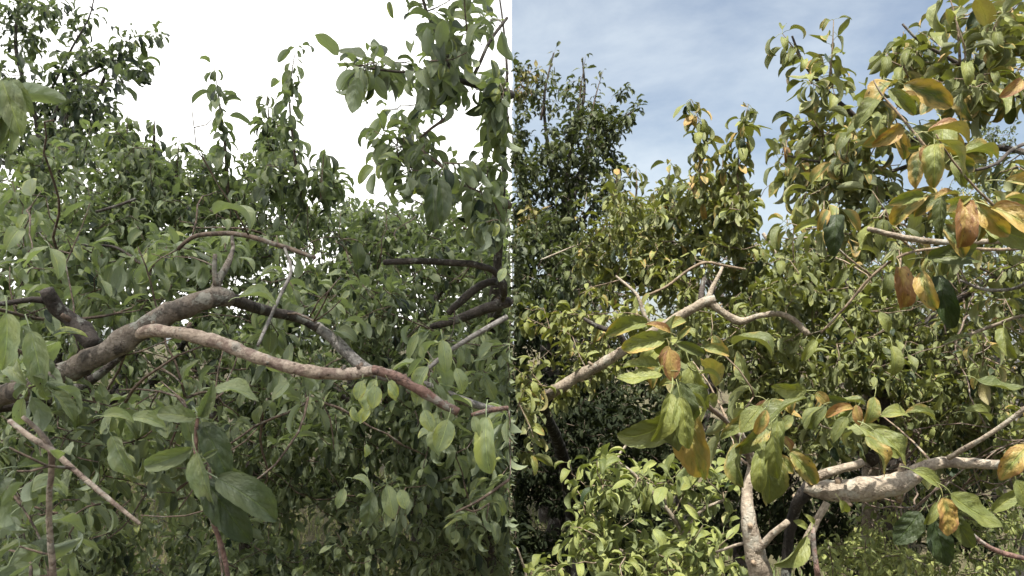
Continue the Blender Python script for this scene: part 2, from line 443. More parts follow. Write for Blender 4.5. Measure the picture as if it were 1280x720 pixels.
    def bare(self, n, box, d0, d1, ln=(.12, .4), r=.0021):
        """leafless twigs that fork off the wood near the box (px0, py0, px1, py1)"""
        g = self.g; nodes = np.vstack(self.nodes)
        for _ in range(n):
            s0 = P(g.uniform(box[0], box[2]), g.uniform(box[1], box[3]), g.uniform(d0, d1))
            a = nodes[np.argmin(np.linalg.norm(nodes - s0, axis=1))]
            p = [a]; d = unit(s0 - a + g.normal(0, .05, 3)); L0 = min(np.linalg.norm(s0 - a), .5) + g.uniform(*ln)
            m = max(4, int(L0 / .04))
            for _k in range(m):
                d = unit(d + g.normal(0, .22, 3) + [0, -.02, 0]); p.append(p[-1] + d * L0 / m)
            p = np.array(p)
            if self.side: p[:, 0] = np.where(p[:, 0] * self.side < .004, .004 * self.side, p[:, 0])
            rr = r * g.uniform(.7, 1.6)
            self.tw.append((p, np.linspace(rr * 1.6, rr * .7, len(p))))
            for _k in range(g.integers(0, 3)):
                i = g.integers(1, len(p) - 1); e = p[i] + unit(d + g.normal(0, .8, 3)) * g.uniform(.05, .16)
                if e[0] * self.side < .004: continue
                self.tw.append((self.twig_path(p[i], e), np.linspace(rr, rr * .6, max(3, int(np.linalg.norm(e - p[i]) / (.05 if p[i][1] < 2.5 else .09)) + 2))))

    def twig_path(self, a, b, bow=.12):
        ln = np.linalg.norm(b - a); n = max(3, int(ln / (.05 if a[1] < 2.5 else .09)) + 2)
        t = np.linspace(0, 1, n)[:, None]
        c = (a + b) / 2 + self.g.normal(0, bow * ln, 3) + [0, 0, -.08 * ln]
        p = (1 - t) ** 2 * a + 2 * t * (1 - t) * c + t ** 2 * b
        p[1:-1] += self.g.normal(0, .05 * ln / n + .002, (n - 2, 3))
        return p

    def grow(self, blobs, per=11, size=None, tone=None, age=None, droop=None, leafy=.30, dens=1.0, clump=5.0):
        """blobs in pixels: (cx, cy, rx, ry, d_near, d_far, twigs): leafy twigs end inside, each grown from the nearest wood"""
        g = self.g; S = []
        for cx, cy_, rx, ry, d0, d1, n in blobs:
            n = int(n * dens)
            m_ = max(2, int(round(n / clump)))
            a = g.uniform(0, 6.283, m_); r = np.sqrt(g.uniform(0, 1, m_)); dc = g.uniform(d0, d1, m_)
            for i in range(n):
                c_ = i % m_; sg = .075 * FPX / dc[c_]
                S.append(P(cx + rx * r[c_] * math.cos(a[c_]) + np.clip(g.normal(0, sg), -rx * .5, rx * .5), cy_ + ry * r[c_] * math.sin(a[c_]) + np.clip(g.normal(0, sg * .8), -ry * .5, ry * .5), dc[c_] + g.normal(0, .08)))
        S = np.array(S)
        S = S[(S[:, 2] > .05)]
        if self.side: S[:, 0] = np.where((S[:, 0] * self.side < .004) & (S[:, 0] * self.side > -.25), self.side * (.004 + .3 * np.abs(S[:, 0])), S[:, 0]); S = S[S[:, 0] * self.side > .003]
        nodes = np.vstack(self.nodes)
        dist = np.array([np.min(np.linalg.norm(nodes - s, axis=1)) for s in S])
        buf = np.empty((len(nodes) + 40 * len(S) + 10, 3)); m = len(nodes); buf[:m] = nodes
        for i in np.argsort(dist):
            s = S[i]
            c = buf[:m]
            dd = np.linalg.norm(c - s, axis=1) + .5 * np.maximum(0, c[:, 2] - s[2] + .05)
            a = c[np.argmin(dd)]
            if np.linalg.norm(s - a) < .03: continue
            p = self.twig_path(a, s)
            if self.side: p[:, 0] = np.where(p[:, 0] * self.side < .004, .004 * self.side, p[:, 0])
            ln = np.linalg.norm(s - a)
            r0 = min(.014, .0016 + .0065 * ln)
            self.tw.append((p, np.linspace(r0, .0011, len(p))))
            k = min(len(p), 40); buf[m:m + k] = p[:k]; m += k
            st = max(.05, 1 - leafy / max(ln, .05))
            self.leaves_on(p, max(3, int(per * g.uniform(.7, 1.3))), st, 1.0, size, 2, tone, age, droop)
        self.nodes = [buf[:m].copy()]

    def shoot(self, pts, n, size=None, start=.12, w=4, tone=None, age=None, droop=None, bark=None, tip=3, spread=.8):
        q = np.array([P(*p) for p in pts]); path = catmull(q, .03)
        d = pts[0][2]
        r = np.linspace(w * d / FPX / 2, .0011, len(path))
        if bark: self.limb([(p[0], p[1], p[2], 0) for p in pts], 'branch', bark)
        else: self.tw.append((path, r))
        self.nodes.append(path)
        self.leaves_on(path, n, start, spread, size, tip, tone, age, droop)
        return path

    def leaf(self, base, tip, d, d2=None, w=None, var=0, tone=.5, age=.1, up=.3, roll=0.0):
        """one leaf from its blade base to its tip, both in pixels; up: how far its face turns to the sky rather than to the viewpoint"""
        a, b = P(base[0], base[1], d), P(tip[0], tip[1], d2 or d)
        dr = unit(b - a); Ln = np.linalg.norm(b - a) / max(.45, {4: .60, 2: .76, 8: .82, 5: .86, 1: .90, 10: .70, 11: .68}.get(var, .98))
        n = unit(np.array([0, EYE * 0, 0]) - np.array([a[0], a[1], 0])) * (1 - up) + np.array([roll, 0, up])
        # start a little raised so that the arched blade ends at its tip
        cv = SPEC[var][0] * .42
        zz = unit(n - dr * np.dot(n, dr))
        dr2 = unit(dr * math.cos(cv) + zz * math.sin(cv))
        n = n + self.g.normal(0, .28, 3); Ln *= .86
        if self.side > 0 and var == 9: var = [5, 10, 2, 9][self.g.integers(0, 4)]
        self.lv.append((a - dr2 * PET * Ln, dr2, n, Ln, {0: [1, 6, 9][self.g.integers(0, 3)], 3: [3, 9, 5][self.g.integers(0, 3)]}.get(var, var), tone, age))

    def finish(self):
        if self.tw:
            V, Q, T, o = [], [], [], 0
            for p, r in self.tw:
                v, q, t = sweep(p, r, 5 if p[0][1] < 2.2 else 4 if p[0][1] < 4.5 else 3, 0, 0)
                V.append(v); Q.append(q + o); T.append(t + o); o += len(v)
            tag(link('twigs', mesh_np('twigs', np.vstack(V) - self.base, [np.vstack(Q), np.vstack(T)], BARK[self.twig]), self.root), kind='stuff')
        if not self.lv: return 0
        p = np.array([x[0] for x in self.lv]); y = unit(np.array([x[1] for x in self.lv])); n = np.array([x[2] for x in self.lv])
        L_ = np.array([x[3] for x in self.lv]); var = np.array([x[4] for x in self.lv]); tone = np.array([x[5] for x in self.lv]); age = np.array([x[6] for x in self.lv])
        z = n - y * np.sum(n * y, 1, keepdims=True)
        bad = np.linalg.norm(z, axis=1) < .05
        z[bad] = np.cross(y[bad], [.7, .7, .1])
        z = unit(z); x = np.cross(y, z)
        M = np.stack([x, y, z], 2)                           # columns
        mid = p + y * (L_ * .7)[:, None]
        dd = np.maximum(mid[:, 1], .05)
        sx, sy = 640 + mid[:, 0] / dd * FPX, HZ - (mid[:, 2] - EYE) / dd * FPX
        pxs = L_ * FPX / dd
        seen = (sx > -10) & (sx < 1290) & (sy > -10) & (sy < 730) & (pxs >= 9) & (mid[:, 1] > .1)
        order = np.argsort(-(pxs * seen))
        one = np.zeros(len(p), bool); one[order[:self.single]] = True; one &= seen
        for i in np.nonzero(one)[0]:
            res = 'fine' if pxs[i] > 45 else 'mid'
            o = bpy.data.objects.new('leaf', leaf_mesh(int(var[i]), res, self.pal)); C.objects.link(o)
            o.parent = self.root
            m4 = Matrix([[*(M[i][r] * L_[i]), (p[i] - self.base)[r]] for r in range(3)] + [[0, 0, 0, 1]])
            o.matrix_local = m4
            o['tone'] = float(tone[i]); o['age'] = float(age[i])
        rest = np.nonzero(~one)[0]
        V, F, UV, A, B, o = [], [], [], [], [], 0
        for v in range(len(SPEC)):
            idx = rest[var[rest] == v]
            if len(idx) == 0: continue
            tv, tf, tu = SHAPES['dist' if self.base[1] > 5 else 'far' if self.base[1] > 2.9 and self.mass == 'low' else self.mass][v]
            vv = np.einsum('nij,kj->nki', M[idx], tv) * L_[idx][:, None, None] + (p[idx] - self.base)[:, None, :]
            k = len(tv)
            V.append(vv.reshape(-1, 3)); F.append((tf[None] + (np.arange(len(idx)) * k)[:, None, None] + o).reshape(-1, 4))
            UV.append(np.tile(tu, (len(idx), 1))); A.append(np.repeat(tone[idx], k)); B.append(np.repeat(age[idx], k))
            o += len(idx) * k
        if V:
            me = mesh_np('leaves', np.vstack(V), [np.vstack(F)], LEAF[(self.pal, 'GEOMETRY')], {'tone': np.concatenate(A), 'age': np.concatenate(B)}, np.vstack(UV))
            tag(link('leaves', me, self.root), kind='stuff')
        return len(p)

# ================================================================== the setting
# ground: one sheet to the horizon, gently uneven near the trees
gm, t = new_mat('ground_grass_and_soil'); l = t.links.new
tc = N(t, 'ShaderNodeTexCoord').outputs['Object']
def gn(s, d=6, r=.6):
    n = N(t, 'ShaderNodeTexNoise'); n.inputs['Scale'].default_value = s; n.inputs['Detail'].default_value = d; n.inputs['Roughness'].default_value = r
    l(tc, n.inputs['Vector']); return n.outputs['Fac']
ga, gb, gc = gn(.45), gn(5), gn(40, 4)
col = mixn(t, rangen(t, ga, .42, .58, 0, 1, True), (.055, .052, .028), (.11, .09, .06))
col = mixn(t, rangen(t, gb, .35, .65, 0, .6), col, (.06, .06, .03))
col = mixn(t, rangen(t, gc, .4, .65, 0, .5), col, (.13, .11, .07))
bp = N(t, 'ShaderNodeBump'); bp.inputs['Strength'].default_value = .8; bp.inputs['Distance'].default_value = .03; l(gc, bp.inputs['Height'])
pr = N(t, 'ShaderNodeBsdfPrincipled'); l(col, pr.inputs['Base Color']); l(bp.outputs[0], pr.inputs['Normal']); pr.inputs['Roughness'].default_value = .95
pr.inputs['Specular IOR Level'].default_value = .1
out = N(t, 'ShaderNodeOutputMaterial'); l(pr.outputs[0], out.inputs['Surface'])
ax = np.concatenate([-np.geomspace(2500, 16, 12), np.linspace(-14, 14, 57), np.geomspace(16, 2500, 12)])
GX, GY = np.meshgrid(ax, ax + 5, indexing='ij')
def ground_z(x, y): return -.02 + .045 * np.sin(x * 1.3 + .4) * np.cos(y * 1.1) + .025 * np.sin(x * 3.1 + y * 2.3)
GZ = ground_z(GX, GY) * np.exp(-((GX / 30) ** 2 + ((GY - 5) / 30) ** 2))
n_ = len(ax); i = np.arange(n_ - 1)[:, None] * n_; j = np.arange(n_ - 1)[None, :]
q = np.stack([i + j, i + n_ + j, i + n_ + j + 1, i + j + 1], -1).reshape(-1, 4)
tag(link('ground', mesh_np('ground', np.stack([GX, GY, GZ], -1).reshape(-1, 3), [q], gm)), 'pale dry soil and worn grass under the trees', None, None, 'structure')

# bank of low white cloud with a made-up edge, to shade one half: sunlight only filters through it
cm, t = new_mat('cloud_white'); l = t.links.new
tcv = N(t, 'ShaderNodeTexCoord').outputs['Object']
cn = N(t, 'ShaderNodeTexNoise'); cn.inputs['Scale'].default_value = .02; cn.inputs['Detail'].default_value = 4; l(tcv, cn.inputs['Vector'])
tr = N(t, 'ShaderNodeBsdfTranslucent'); l(mixn(t, rangen(t, cn.outputs['Fac'], .35, .65), (.68, .68, .685), (.76, .76, .76)), tr.inputs['Color'])
tp = N(t, 'ShaderNodeBsdfTransparent'); mx = N(t, 'ShaderNodeMixShader'); cn2 = N(t, 'ShaderNodeTexNoise'); cn2.inputs['Scale'].default_value = .035; cn2.inputs['Detail'].default_value = 3; l(tcv, cn2.inputs['Vector'])
l(rangen(t, cn2.outputs['Fac'], .60, .72, .5, .9, True), mx.inputs[0])
l(tr.outputs[0], mx.inputs[1]); l(tp.outputs[0], mx.inputs[2])
out = N(t, 'ShaderNodeOutputMaterial'); l(mx.outputs[0], out.inputs['Surface'])
xs = np.concatenate([-np.geomspace(1, 900, 26)[::-1] , [0.0]]); ys = np.concatenate([np.linspace(-500, 160, 111), np.geomspace(170, 1600, 30)])
CX, CY = np.meshgrid(xs, ys, indexing='ij')
def lump(x, y, s): return np.sin(x * .11 * s + 1.3) * np.cos(y * .09 * s + .7) + .6 * np.sin(x * .23 * s - y * .19 * s) + .35 * np.cos(y * .51 * s + x * .3)
CXX = CX.copy(); CXX[-1] = .12 * np.sin(ys * .31) + .10 * np.sin(ys * .83 + 1) - .05
low = 31 + .9 * lump(CX, CY, 1.0); high = 40 + 2.0 * lump(CX, CY, .7)
low[-1] = 33.5; high[-1] = 36.5
nx, ny = CX.shape
vb = np.stack([CXX, CY, low], -1).reshape(-1, 3); vt = np.stack([CXX, CY, high], -1).reshape(-1, 3)
i = np.arange(nx - 1)[:, None] * ny; j = np.arange(ny - 1)[None, :]
fb = np.stack([i + j, i + j + 1, i + ny + j + 1, i + ny + j], -1).reshape(-1, 4); ft = fb[:, ::-1] + nx * ny
ring = np.concatenate([np.arange(ny), (np.arange(1, nx) * ny + ny - 1), ((nx - 1) * ny + np.arange(ny - 2, -1, -1)), (np.arange(nx - 2, 0, -1) * ny)])
r2 = np.roll(ring, -1)
fs = np.stack([ring, r2, r2 + nx * ny, ring + nx * ny], 1)
tag(link('cloud', mesh_np('cloud', np.vstack([vb, vt]), [fb, ft, fs], cm)), 'bank of low white cloud shaped to shade one half of the trees', None, None, 'structure')

# ================================================================== shaded half (x < 0)
A = Plant('pear_tree', 'pear tree whose thick bare limb forks into a long pale branch with a broken tip', 'tree', -120, 1.75, -1, 'grey_green', 'brown', 'twig', .050, mass='mid', age=(.15, .14))
A.limb([(-124, 1400, 1.75, 70), (-120, 900, 1.75, 58), (-90, 620, 1.72, 50), (-40, 515, 1.68, 40), (0, 496, 1.65, 33), (60, 476, 1.62, 33), (130, 441, 1.6, 31), (190, 402, 1.6, 29), (240, 381, 1.6, 27), (272, 371, 1.62, 26), (288, 374, 1.64, 22)], 'limb', 'brown', .13, 18, .012, knots=9, label='thick grey-brown bare limb')
A.limb([(128, 443, 1.605, 14), (152, 428, 1.60, 17), (178, 415, 1.588, 20), (215, 415, 1.56, 18), (270, 427, 1.54, 18), (320, 446, 1.52, 18), (370, 461, 1.5, 17), (425, 468, 1.5, 16), (465, 463, 1.5, 15)], 'branch', 'pale', .12, 14, .010, knots=10, label='pale pinkish branch forking off the thick limb')
A.limb([(465, 463, 1.5, 15), (490, 469, 1.5, 14), (520, 485, 1.5, 13), (550, 503, 1.5, 12.5), (573, 515, 1.5, 12)], 'branch', 'red', .12, 12, .01, knots=4, label='reddish broken-off end of the pale branch')
A.limb([(118, 432, 1.62, 26), (103, 412, 1.63, 23), (86, 398, 1.63, 20), (70, 385, 1.62, 20), (58, 362, 1.6, 19)], 'branch', 'dark', .12, 12, .012, knots=2, label='dark cut-off stub')
A.limb([(66, 378, 1.62, 12), (40, 374, 1.6, 9), (10, 379, 1.58, 7), (-60, 384, 1.55, 7)], 'branch', 'dark', .08, 8)
A.limb([(-20, 510, 1.75, 20), (60, 500, 1.75, 18), (110, 478, 1.74, 14), (150, 446, 1.72, 10), (165, 425, 1.70, 7)], 'branch', 'dark', .08, 10)
A.limb([(268, 372, 1.62, 20), (272, 352, 1.62, 13), (284, 331, 1.63, 9), (291, 312, 1.66, 6), (290, 296, 1.7, 5)], 'branch', 'brown', .1, 9, .01, knots=1)
A.limb([(270, 358, 1.615, 9), (268, 338, 1.61, 7), (269, 318, 1.61, 6)], 'branch', 'brown', .1, 8, .01)
A.limb([(276, 372, 1.64, 22), (295, 376, 1.68, 18), (330, 388, 1.8, 15), (372, 397, 1.9, 14), (398, 410, 1.91, 14)], 'branch', 'dark', .08, 12, .015)
A.limb([(394, 407, 1.91, 14), (418, 425, 1.92, 16), (450, 455, 1.9, 17), (480, 470, 1.9, 15), (540, 484, 1.95, 11), (590, 505, 2.0, 10), (632, 513, 2.05, 9)], 'branch', 'grey', .08, 12, .015, knots=3)
A.limb([(222, 312, 1.9, 5), (240, 297, 1.9, 6), (270, 292, 1.88, 7), (305, 294, 1.85, 7), (350, 307, 1.82, 7), (394, 322, 1.8, 6)], 'branch', 'twig', .1, 8, .015)
A.limb([(322, 432, 1.56, 5), (332, 410, 1.6, 5.5), (350, 370, 1.65, 5.5), (364, 338, 1.7, 5), (356, 310, 1.72, 4)], 'branch', 'grey', .08, 7, .015)
A.limb([(-30, 380, 1.5, 6), (60, 400, 1.9, 5), (130, 395, 1.95, 4), (165, 385, 2.0, 3)], 'branch', 'twig', .08, 7)
A.limb([(95, 307, 2.1, 4), (140, 308, 2.1, 4), (170, 325, 2.05, 4), (190, 345, 2.0, 3)], 'branch', 'dark', .08, 7)
A.limb([(120, 265, 2.2, 4), (150, 256, 2.2, 5), (170, 249, 2.2, 4)], 'branch', 'dark', .08, 7)
A.grow([(40, 325, 60, 45, 1.7, 2.2, 26), (110, 345, 70, 40, 1.8, 2.3, 24), (30, 430, 36, 50, 1.15, 1.5, 7), (210, 330, 60, 30, 1.9, 2.4, 14),
        (120, 545, 90, 60, 1.6, 2.0, 26), (240, 520, 70, 50, 1.7, 2.2, 18), (330, 500, 40, 40, 1.75, 2.1, 9), (370, 370, 40, 50, 1.9, 2.3, 12),
        (50, 640, 60, 60, 1.6, 2.2, 16), (200, 610, 70, 50, 1.6, 2.1, 16), (-60, 300, 60, 150, 1.6, 2.2, 20), (20, 250, 50, 40, 1.9, 2.4, 14)], 8, tone=(.58, .24), dens=1.25)
A.bare(28, (0, 260, 400, 640), 1.6, 2.1, r=.0015)
A.shoot([(-40, 90, .85), (-10, 105, .84), (8, 120, .84)], 2, w=4)
for b_, t_, v_, to, ag in (((2, 100), (24, 178), 1, .8, .18), ((-6, 112), (8, 198), 6, .72, .2), ((14, 100), (34, 150), 1, .65, .15), ((12, 160), (24, 200), 6, .9, .3), ((-14, 130), (-4, 190), 3, .6, .1)):
    A.leaf(b_, t_, .84, var=v_, tone=to, age=ag)
for b_, t_, d_, v_, to, ag, up in (((38, 415), (60, 500), 1.12, 6, .62, .1, .3), ((8, 392), (14, 475), 1.05, 6, .85, .22, .3), ((4, 430), (24, 470), 1.15, 1, .8, .2, .4),
    ((30, 335), (66, 300), 1.5, 9, .75, .1, .5), ((62, 310), (82, 352), 1.5, 1, .8, .1, .5), ((140, 545), (165, 605), 1.25, 9, .62, .1, .25), ((128, 520), (165, 535), 1.3, 8, .85, .2, .6),
    ((165, 522), (200, 545), 1.35, 2, .82, .2, .6), ((300, 372), (345, 385), 1.6, 8, .78, .12, .7), ((268, 268), (312, 285), 1.75, 4, .72, .1, .7)):
    A.leaf(b_, t_, d_, var=v_, tone=to, age=ag, up=up)

Tw = Plant('pear_sapling', 'bare pinkish sapling twig with two crossing stems below the thick limb', 'plant', 66, 1.02, -1, 'grey_green', 'pale', 'twig', .06, mass='mid')
Tw.limb([(70, 1990, 1.02, 12), (74, 1200, 1.02, 11), (72, 800, 1.0, 10), (66, 715, .98, 10), (61, 640, .96, 8.5), (64, 590, .95, 8), (63, 560, .94, 9), (48, 538, .93, 7), (28, 521, .92, 6)], 'stem', 'pale', .08, 10, .01, knots=3)
Tw.limb([(12, 526, .95, 7), (40, 548, .94, 8), (64, 562, .935, 8.5), (100, 594, .93, 7.5), (140, 627, .92, 6.5), (175, 655, .92, 5)], 'stem', 'pale', .07, 9, .01, knots=3)
Tw.grow([(10, 560, 25, 60, .9, 1.1, 4), (15, 670, 30, 50, .95, 1.15, 5)], 4, tone=(.45, .15))

B = Plant('pear_sapling', 'dark leafy sapling tip with red stem and big drooping leaves before the branches', 'plant', 268, .78, -1, 'grey_green', 'red', 'twig', .085, mass='mid')
B.limb([(300, 2480, .80, 9), (310, 1500, .80, 8), (300, 900, .79, 7), (285, 720, .785, 7), (262, 640, .78, 6.5), (246, 575, .78, 7), (245, 548, .78, 6), (248, 520, .78, 5), (262, 498, .78, 4)], 'stem', 'red', .06, 10, .01)
for b_, t_, d_, v_, to, ag, up in (((250, 522), (270, 472), .78, 6, .42, .2, .15), ((246, 522), (190, 522), .775, 1, .45, .12, .35), ((268, 486), (326, 505), .80, 5, .62, .02, .6),
    ((252, 528), (288, 605), .79, 1, .16, .0, .35), ((246, 566), (262, 650), .76, 6, .66, .06, .35), ((240, 560), (178, 605), .79, 6, .5, .1, .45),
    ((272, 598), (334, 664), .76, 2, .24, .02, .45), ((258, 600), (312, 690), .77, 1, .10, .0, .2), ((276, 590), (330, 622), .80, 6, .45, .05, .5), ((240, 552), (222, 505), .80, 6, .35, .1, .3),
    ((255, 572), (276, 560), .775, 6, .5, .2, .3)):
    B.leaf(b_, t_, d_, var=v_, tone=to, age=ag, up=up)

Ct = Plant('pear_tree', 'tall dark pear tree with sparse sprays standing out against white sky', 'tree', 30, 6.2, -1, 'grey_green', 'dark', 'twig', .078, tone=(.12, .16), group=None)
Ct.trunk(3.0, .09, .05, (.1, 0), 3, .5, .9, 'dark')
Ct.limb([(60, 250, 6.2, 10), (45, 150, 6.2, 7), (20, 60, 6.2, 5), (30, -30, 6.2, 3)], 'limb', 'dark')
Ct.limb([(50, 190, 6.2, 7), (85, 110, 6.1, 5), (120, 85, 6.1, 4), (145, 75, 6.1, 3)], 'limb', 'dark')
Ct.limb([(55, 130, 6.2, 4), (90, 60, 6.1, 3), (112, 20, 6.1, 2), (120, -20, 6.1, 2)], 'limb', 'dark')
Ct.grow([(45, 110, 58, 80, 5.7, 6.6, 92), (105, 100, 30, 60, 5.8, 6.5, 34), (140, 78, 24, 26, 5.9, 6.3, 20), (165, 62, 22, 22, 5.9, 6.3, 9), (182, 88, 10, 8, 6, 6.2, 5), (198, 35, 12, 10, 6, 6.2, 4),
         (20, 20, 40, 35, 5.8, 6.5, 26), (80, 15, 45, 20, 5.8, 6.5, 12), (60, 165, 70, 40, 5.6, 6.4, 60), (-60, 90, 60, 120, 5.8, 6.6, 60), (130, 135, 16, 20, 5.9, 6.3, 8)], 8, leafy=.25)

def mid_tree(label, px, d, side, pal, blobs, per=11, top=1.6, r=.05, limbs=4, shoots=(), size=.045, tone=(.52, .3), age=(.15, .13), bark='dark', twig='twig', dens=1.65, **kw):
    p = Plant('pear_tree', label, 'tree', px, d, side, pal, bark, twig, size, tone, age, **kw)
    p.trunk(top, r, r * .6, (p.g.normal(0, .1), 0), limbs, .5, .6, bark)
    for sh, n in shoots: p.shoot(sh, int(n * 3.8), w=5, tip=6, droop=(.9, .35), size=.062, start=.0, spread=.6)
    p.grow(blobs, per, dens=dens, clump=8.0)
    x0 = min(b[0] for b in blobs); x1 = max(b[0] for b in blobs)
    p.bare(30, (x0, 260, x1, 640), d - .7, d)
    return p

D1 = mid_tree('bushy pear tree standing right behind the thick limb, below the tall dark tree', 120, 3.3, -1, 'grey_green',
    [(60, 260, 90, 60, 2.7, 3.6, 80), (150, 235, 60, 60, 2.8, 3.6, 60), (80, 370, 110, 80, 2.5, 3.4, 90), (190, 330, 60, 80, 2.5, 3.4, 60), (100, 500, 120, 80, 2.4, 3.3, 90), (150, 190, 30, 25, 3, 3.4, 12), (200, 225, 20, 25, 3, 3.4, 10), (90, 620, 110, 60, 2.5, 3.4, 60), (100, 705, 120, 40, 2.6, 3.6, 44), (-80, 380, 70, 200, 2.6, 3.4, 50)],
    shoots=[([(155, 230, 3.1), (158, 180, 3.1), (160, 145, 3.1)], 12), ([(218, 240, 3.2), (222, 200, 3.2), (224, 175, 3.2)], 8), ([(192, 190, 3.2), (193, 165, 3.2), (193, 150, 3.2)], 4)])
D2 = mid_tree('pear tree with two tall leafy shoots rising into the white sky', 320, 3.5, -1, 'grey_green',
    [(290, 290, 60, 60, 2.9, 3.8, 60), (350, 235, 30, 50, 2.9, 3.5, 28), (395, 225, 26, 26, 2.9, 3.4, 12), (265, 225, 26, 26, 3, 3.5, 14), (330, 380, 90, 80, 2.7, 3.5, 80), (300, 480, 100, 70, 2.5, 3.3, 70), (330, 590, 100, 70, 2.4, 3.3, 70), (310, 700, 100, 40, 2.6, 3.6, 50), (230, 680, 120, 50, 2.8, 3.9, 60), (200, 712, 160, 26, 3.0, 4.2, 80), (400, 705, 90, 30, 2.9, 4.0, 50), (345, 170, 16, 28, 3.0, 3.3, 8), (240, 255, 40, 30, 3, 3.5, 20), (310, 220, 22, 18, 3, 3.4, 8)],
    shoots=[([(285, 245, 3.1), (282, 190, 3.1), (276, 140, 3.1), (268, 85, 3.1)], 20), ([(378, 260, 3.0), (368, 190, 3.0), (362, 120, 3.0), (370, 58, 3.0)], 26), ([(345, 240, 3.05), (338, 180, 3.05), (334, 115, 3.05)], 16), ([(402, 250, 3.0), (403, 215, 3.0), (405, 190, 3.0)], 7)])
D3 = mid_tree('pear tree with dense low crown between the grey branch and the overhanging boughs', 500, 3.4, -1, 'grey_green',
    [(450, 320, 60, 50, 2.8, 3.7, 56), (540, 310, 80, 40, 2.9, 3.8, 70), (590, 380, 60, 60, 2.7, 3.6, 60), (480, 410, 70, 60, 2.6, 3.5, 60), (540, 470, 90, 60, 2.5, 3.4, 70), (450, 520, 70, 60, 2.5, 3.3, 50), (560, 570, 80, 70, 2.4, 3.3, 60), (440, 610, 60, 60, 2.5, 3.3, 30), (440, 280, 40, 22, 3.0, 3.7, 18), (570, 650, 70, 50, 2.5, 3.4, 50), (500, 700, 90, 40, 2.6, 3.6, 50), (610, 710, 40, 40, 2.5, 3.4, 20), (630, 330, 30, 60, 2.6, 3.6, 40), (630, 450, 30, 70, 2.5, 3.4, 44), (630, 570, 30, 70, 2.4, 3.3, 40), (632, 670, 26, 50, 2.4, 3.3, 26)])

E = Plant('pear_tree', 'pear tree whose drooping leafy boughs hang down from the top against white sky', 'tree', 612, 3.0, -1, 'grey_green', 'dark', 'twig', .058, mass='mid', tone=(.42, .26), age=(.2, .15), droop=(.55, .35))
E.limb([(612, 950, 3.0, 26), (610, 700, 3.0, 22), (612, 520, 2.95, 18), (618, 380, 2.8, 15), (628, 250, 2.65, 8), (632, 150, 2.55, 6), (634, 100, 2.5, 4), (630, 40, 2.5, 3), (622, -20, 2.5, 2)], 'trunk', 'dark', .07, 12, .03)
E.limb([(622, 118, 2.55, 12), (638, 118, 2.25, 12), (600, 108, 2.1, 10), (565, 98, 2.0, 8), (535, 88, 2.0, 5), (500, 90, 2.0, 4), (455, 84, 2.0, 3)], 'branch', 'dark', .08, 9)
E.limb([(565, 100, 2.0, 7), (556, 60, 2.0, 6), (535, 20, 2.0, 5), (522, -30, 2.0, 5)], 'branch', 'dark', .08, 8)
E.limb([(588, 104, 2.02, 6), (600, 78, 2.0, 5), (612, 52, 2.02, 5), (634, 22, 2.05, 4)], 'branch', 'dark', .08, 8)
E.limb([(622, 255, 2.55, 12), (634, 255, 2.3, 12), (590, 240, 2.15, 7), (560, 215, 2.1, 5), (530, 190, 2.1, 4)], 'branch', 'twig', .08, 8)
E.limb([(556, 148, 2.0, 4), (540, 160, 2.0, 4), (525, 172, 2.0, 3)], 'branch', 'twig', .08, 7)
E.limb([(618, 400, 2.8, 9), (630, 366, 2.3, 10), (622, 343, 2.25, 10), (595, 331, 2.2, 10), (545, 327, 2.15, 9), (500, 327, 2.1, 9), (480, 328, 2.1, 8)], 'branch', 'dark', .12, 10, knots=3, label='dark level branch with a cut end')
E.limb([(622, 352, 2.3, 10), (600, 357, 2.3, 11), (578, 375, 2.3, 11), (560, 392, 2.3, 9)], 'branch', 'dark', .12, 10)
E.limb([(622, 378, 2.55, 13), (634, 378, 2.4, 15), (600, 388, 2.45, 15), (570, 400, 2.5, 13), (540, 408, 2.6, 9)], 'branch', 'dark', .10, 10)
E.limb([(634, 396, 1.9, 8), (600, 415, 1.88, 8), (560, 440, 1.86, 7), (530, 465, 1.84, 6), (514, 476, 1.84, 5)], 'branch', 'grey', .08, 9, label='straight grey twig')
E.limb([(634, 510, 1.85, 7), (610, 513, 1.8, 7), (590, 519, 1.78, 6)], 'branch', 'red', .1, 9, knots=1)
E.limb([(636, 600, 1.9, 5), (600, 625, 1.9, 4), (570, 640, 1.9, 3)], 'branch', 'twig', .1, 7)
E.grow([(550, 45, 26, 34, 1.9, 2.2, 14), (490, 84, 32, 8, 1.95, 2.1, 9), (446, 78, 16, 5, 1.95, 2.1, 5), (570, 92, 40, 18, 1.9, 2.3, 15), (624, 100, 16, 22, 2.0, 2.3, 8), (615, 30, 24, 14, 2.0, 2.3, 4), (570, -40, 60, 16, 1.9, 2.3, 6),
        (626, 130, 12, 30, 2.1, 2.4, 9), (626, 180, 12, 24, 2.1, 2.4, 8), (612, 225, 26, 26, 2.0, 2.4, 14), (550, 212, 42, 14, 1.95, 2.3, 13), (500, 195, 34, 22, 2.2, 2.5, 10), (475, 155, 14, 14, 2.3, 2.5, 3), (612, 270, 28, 30, 2.1, 2.4, 14), (520, 150, 22, 14, 2.3, 2.5, 5)], 7, leafy=.22)
E.grow([(600, 540, 40, 40, 1.75, 2.1, 10), (540, 450, 40, 40, 1.85, 2.2, 8), (600, 460, 36, 40, 1.9, 2.3, 10), (615, 640, 24, 40, 1.9, 2.3, 6)], 6, tone=(.65, .18), age=(.3, .15), droop=(.6, .35))
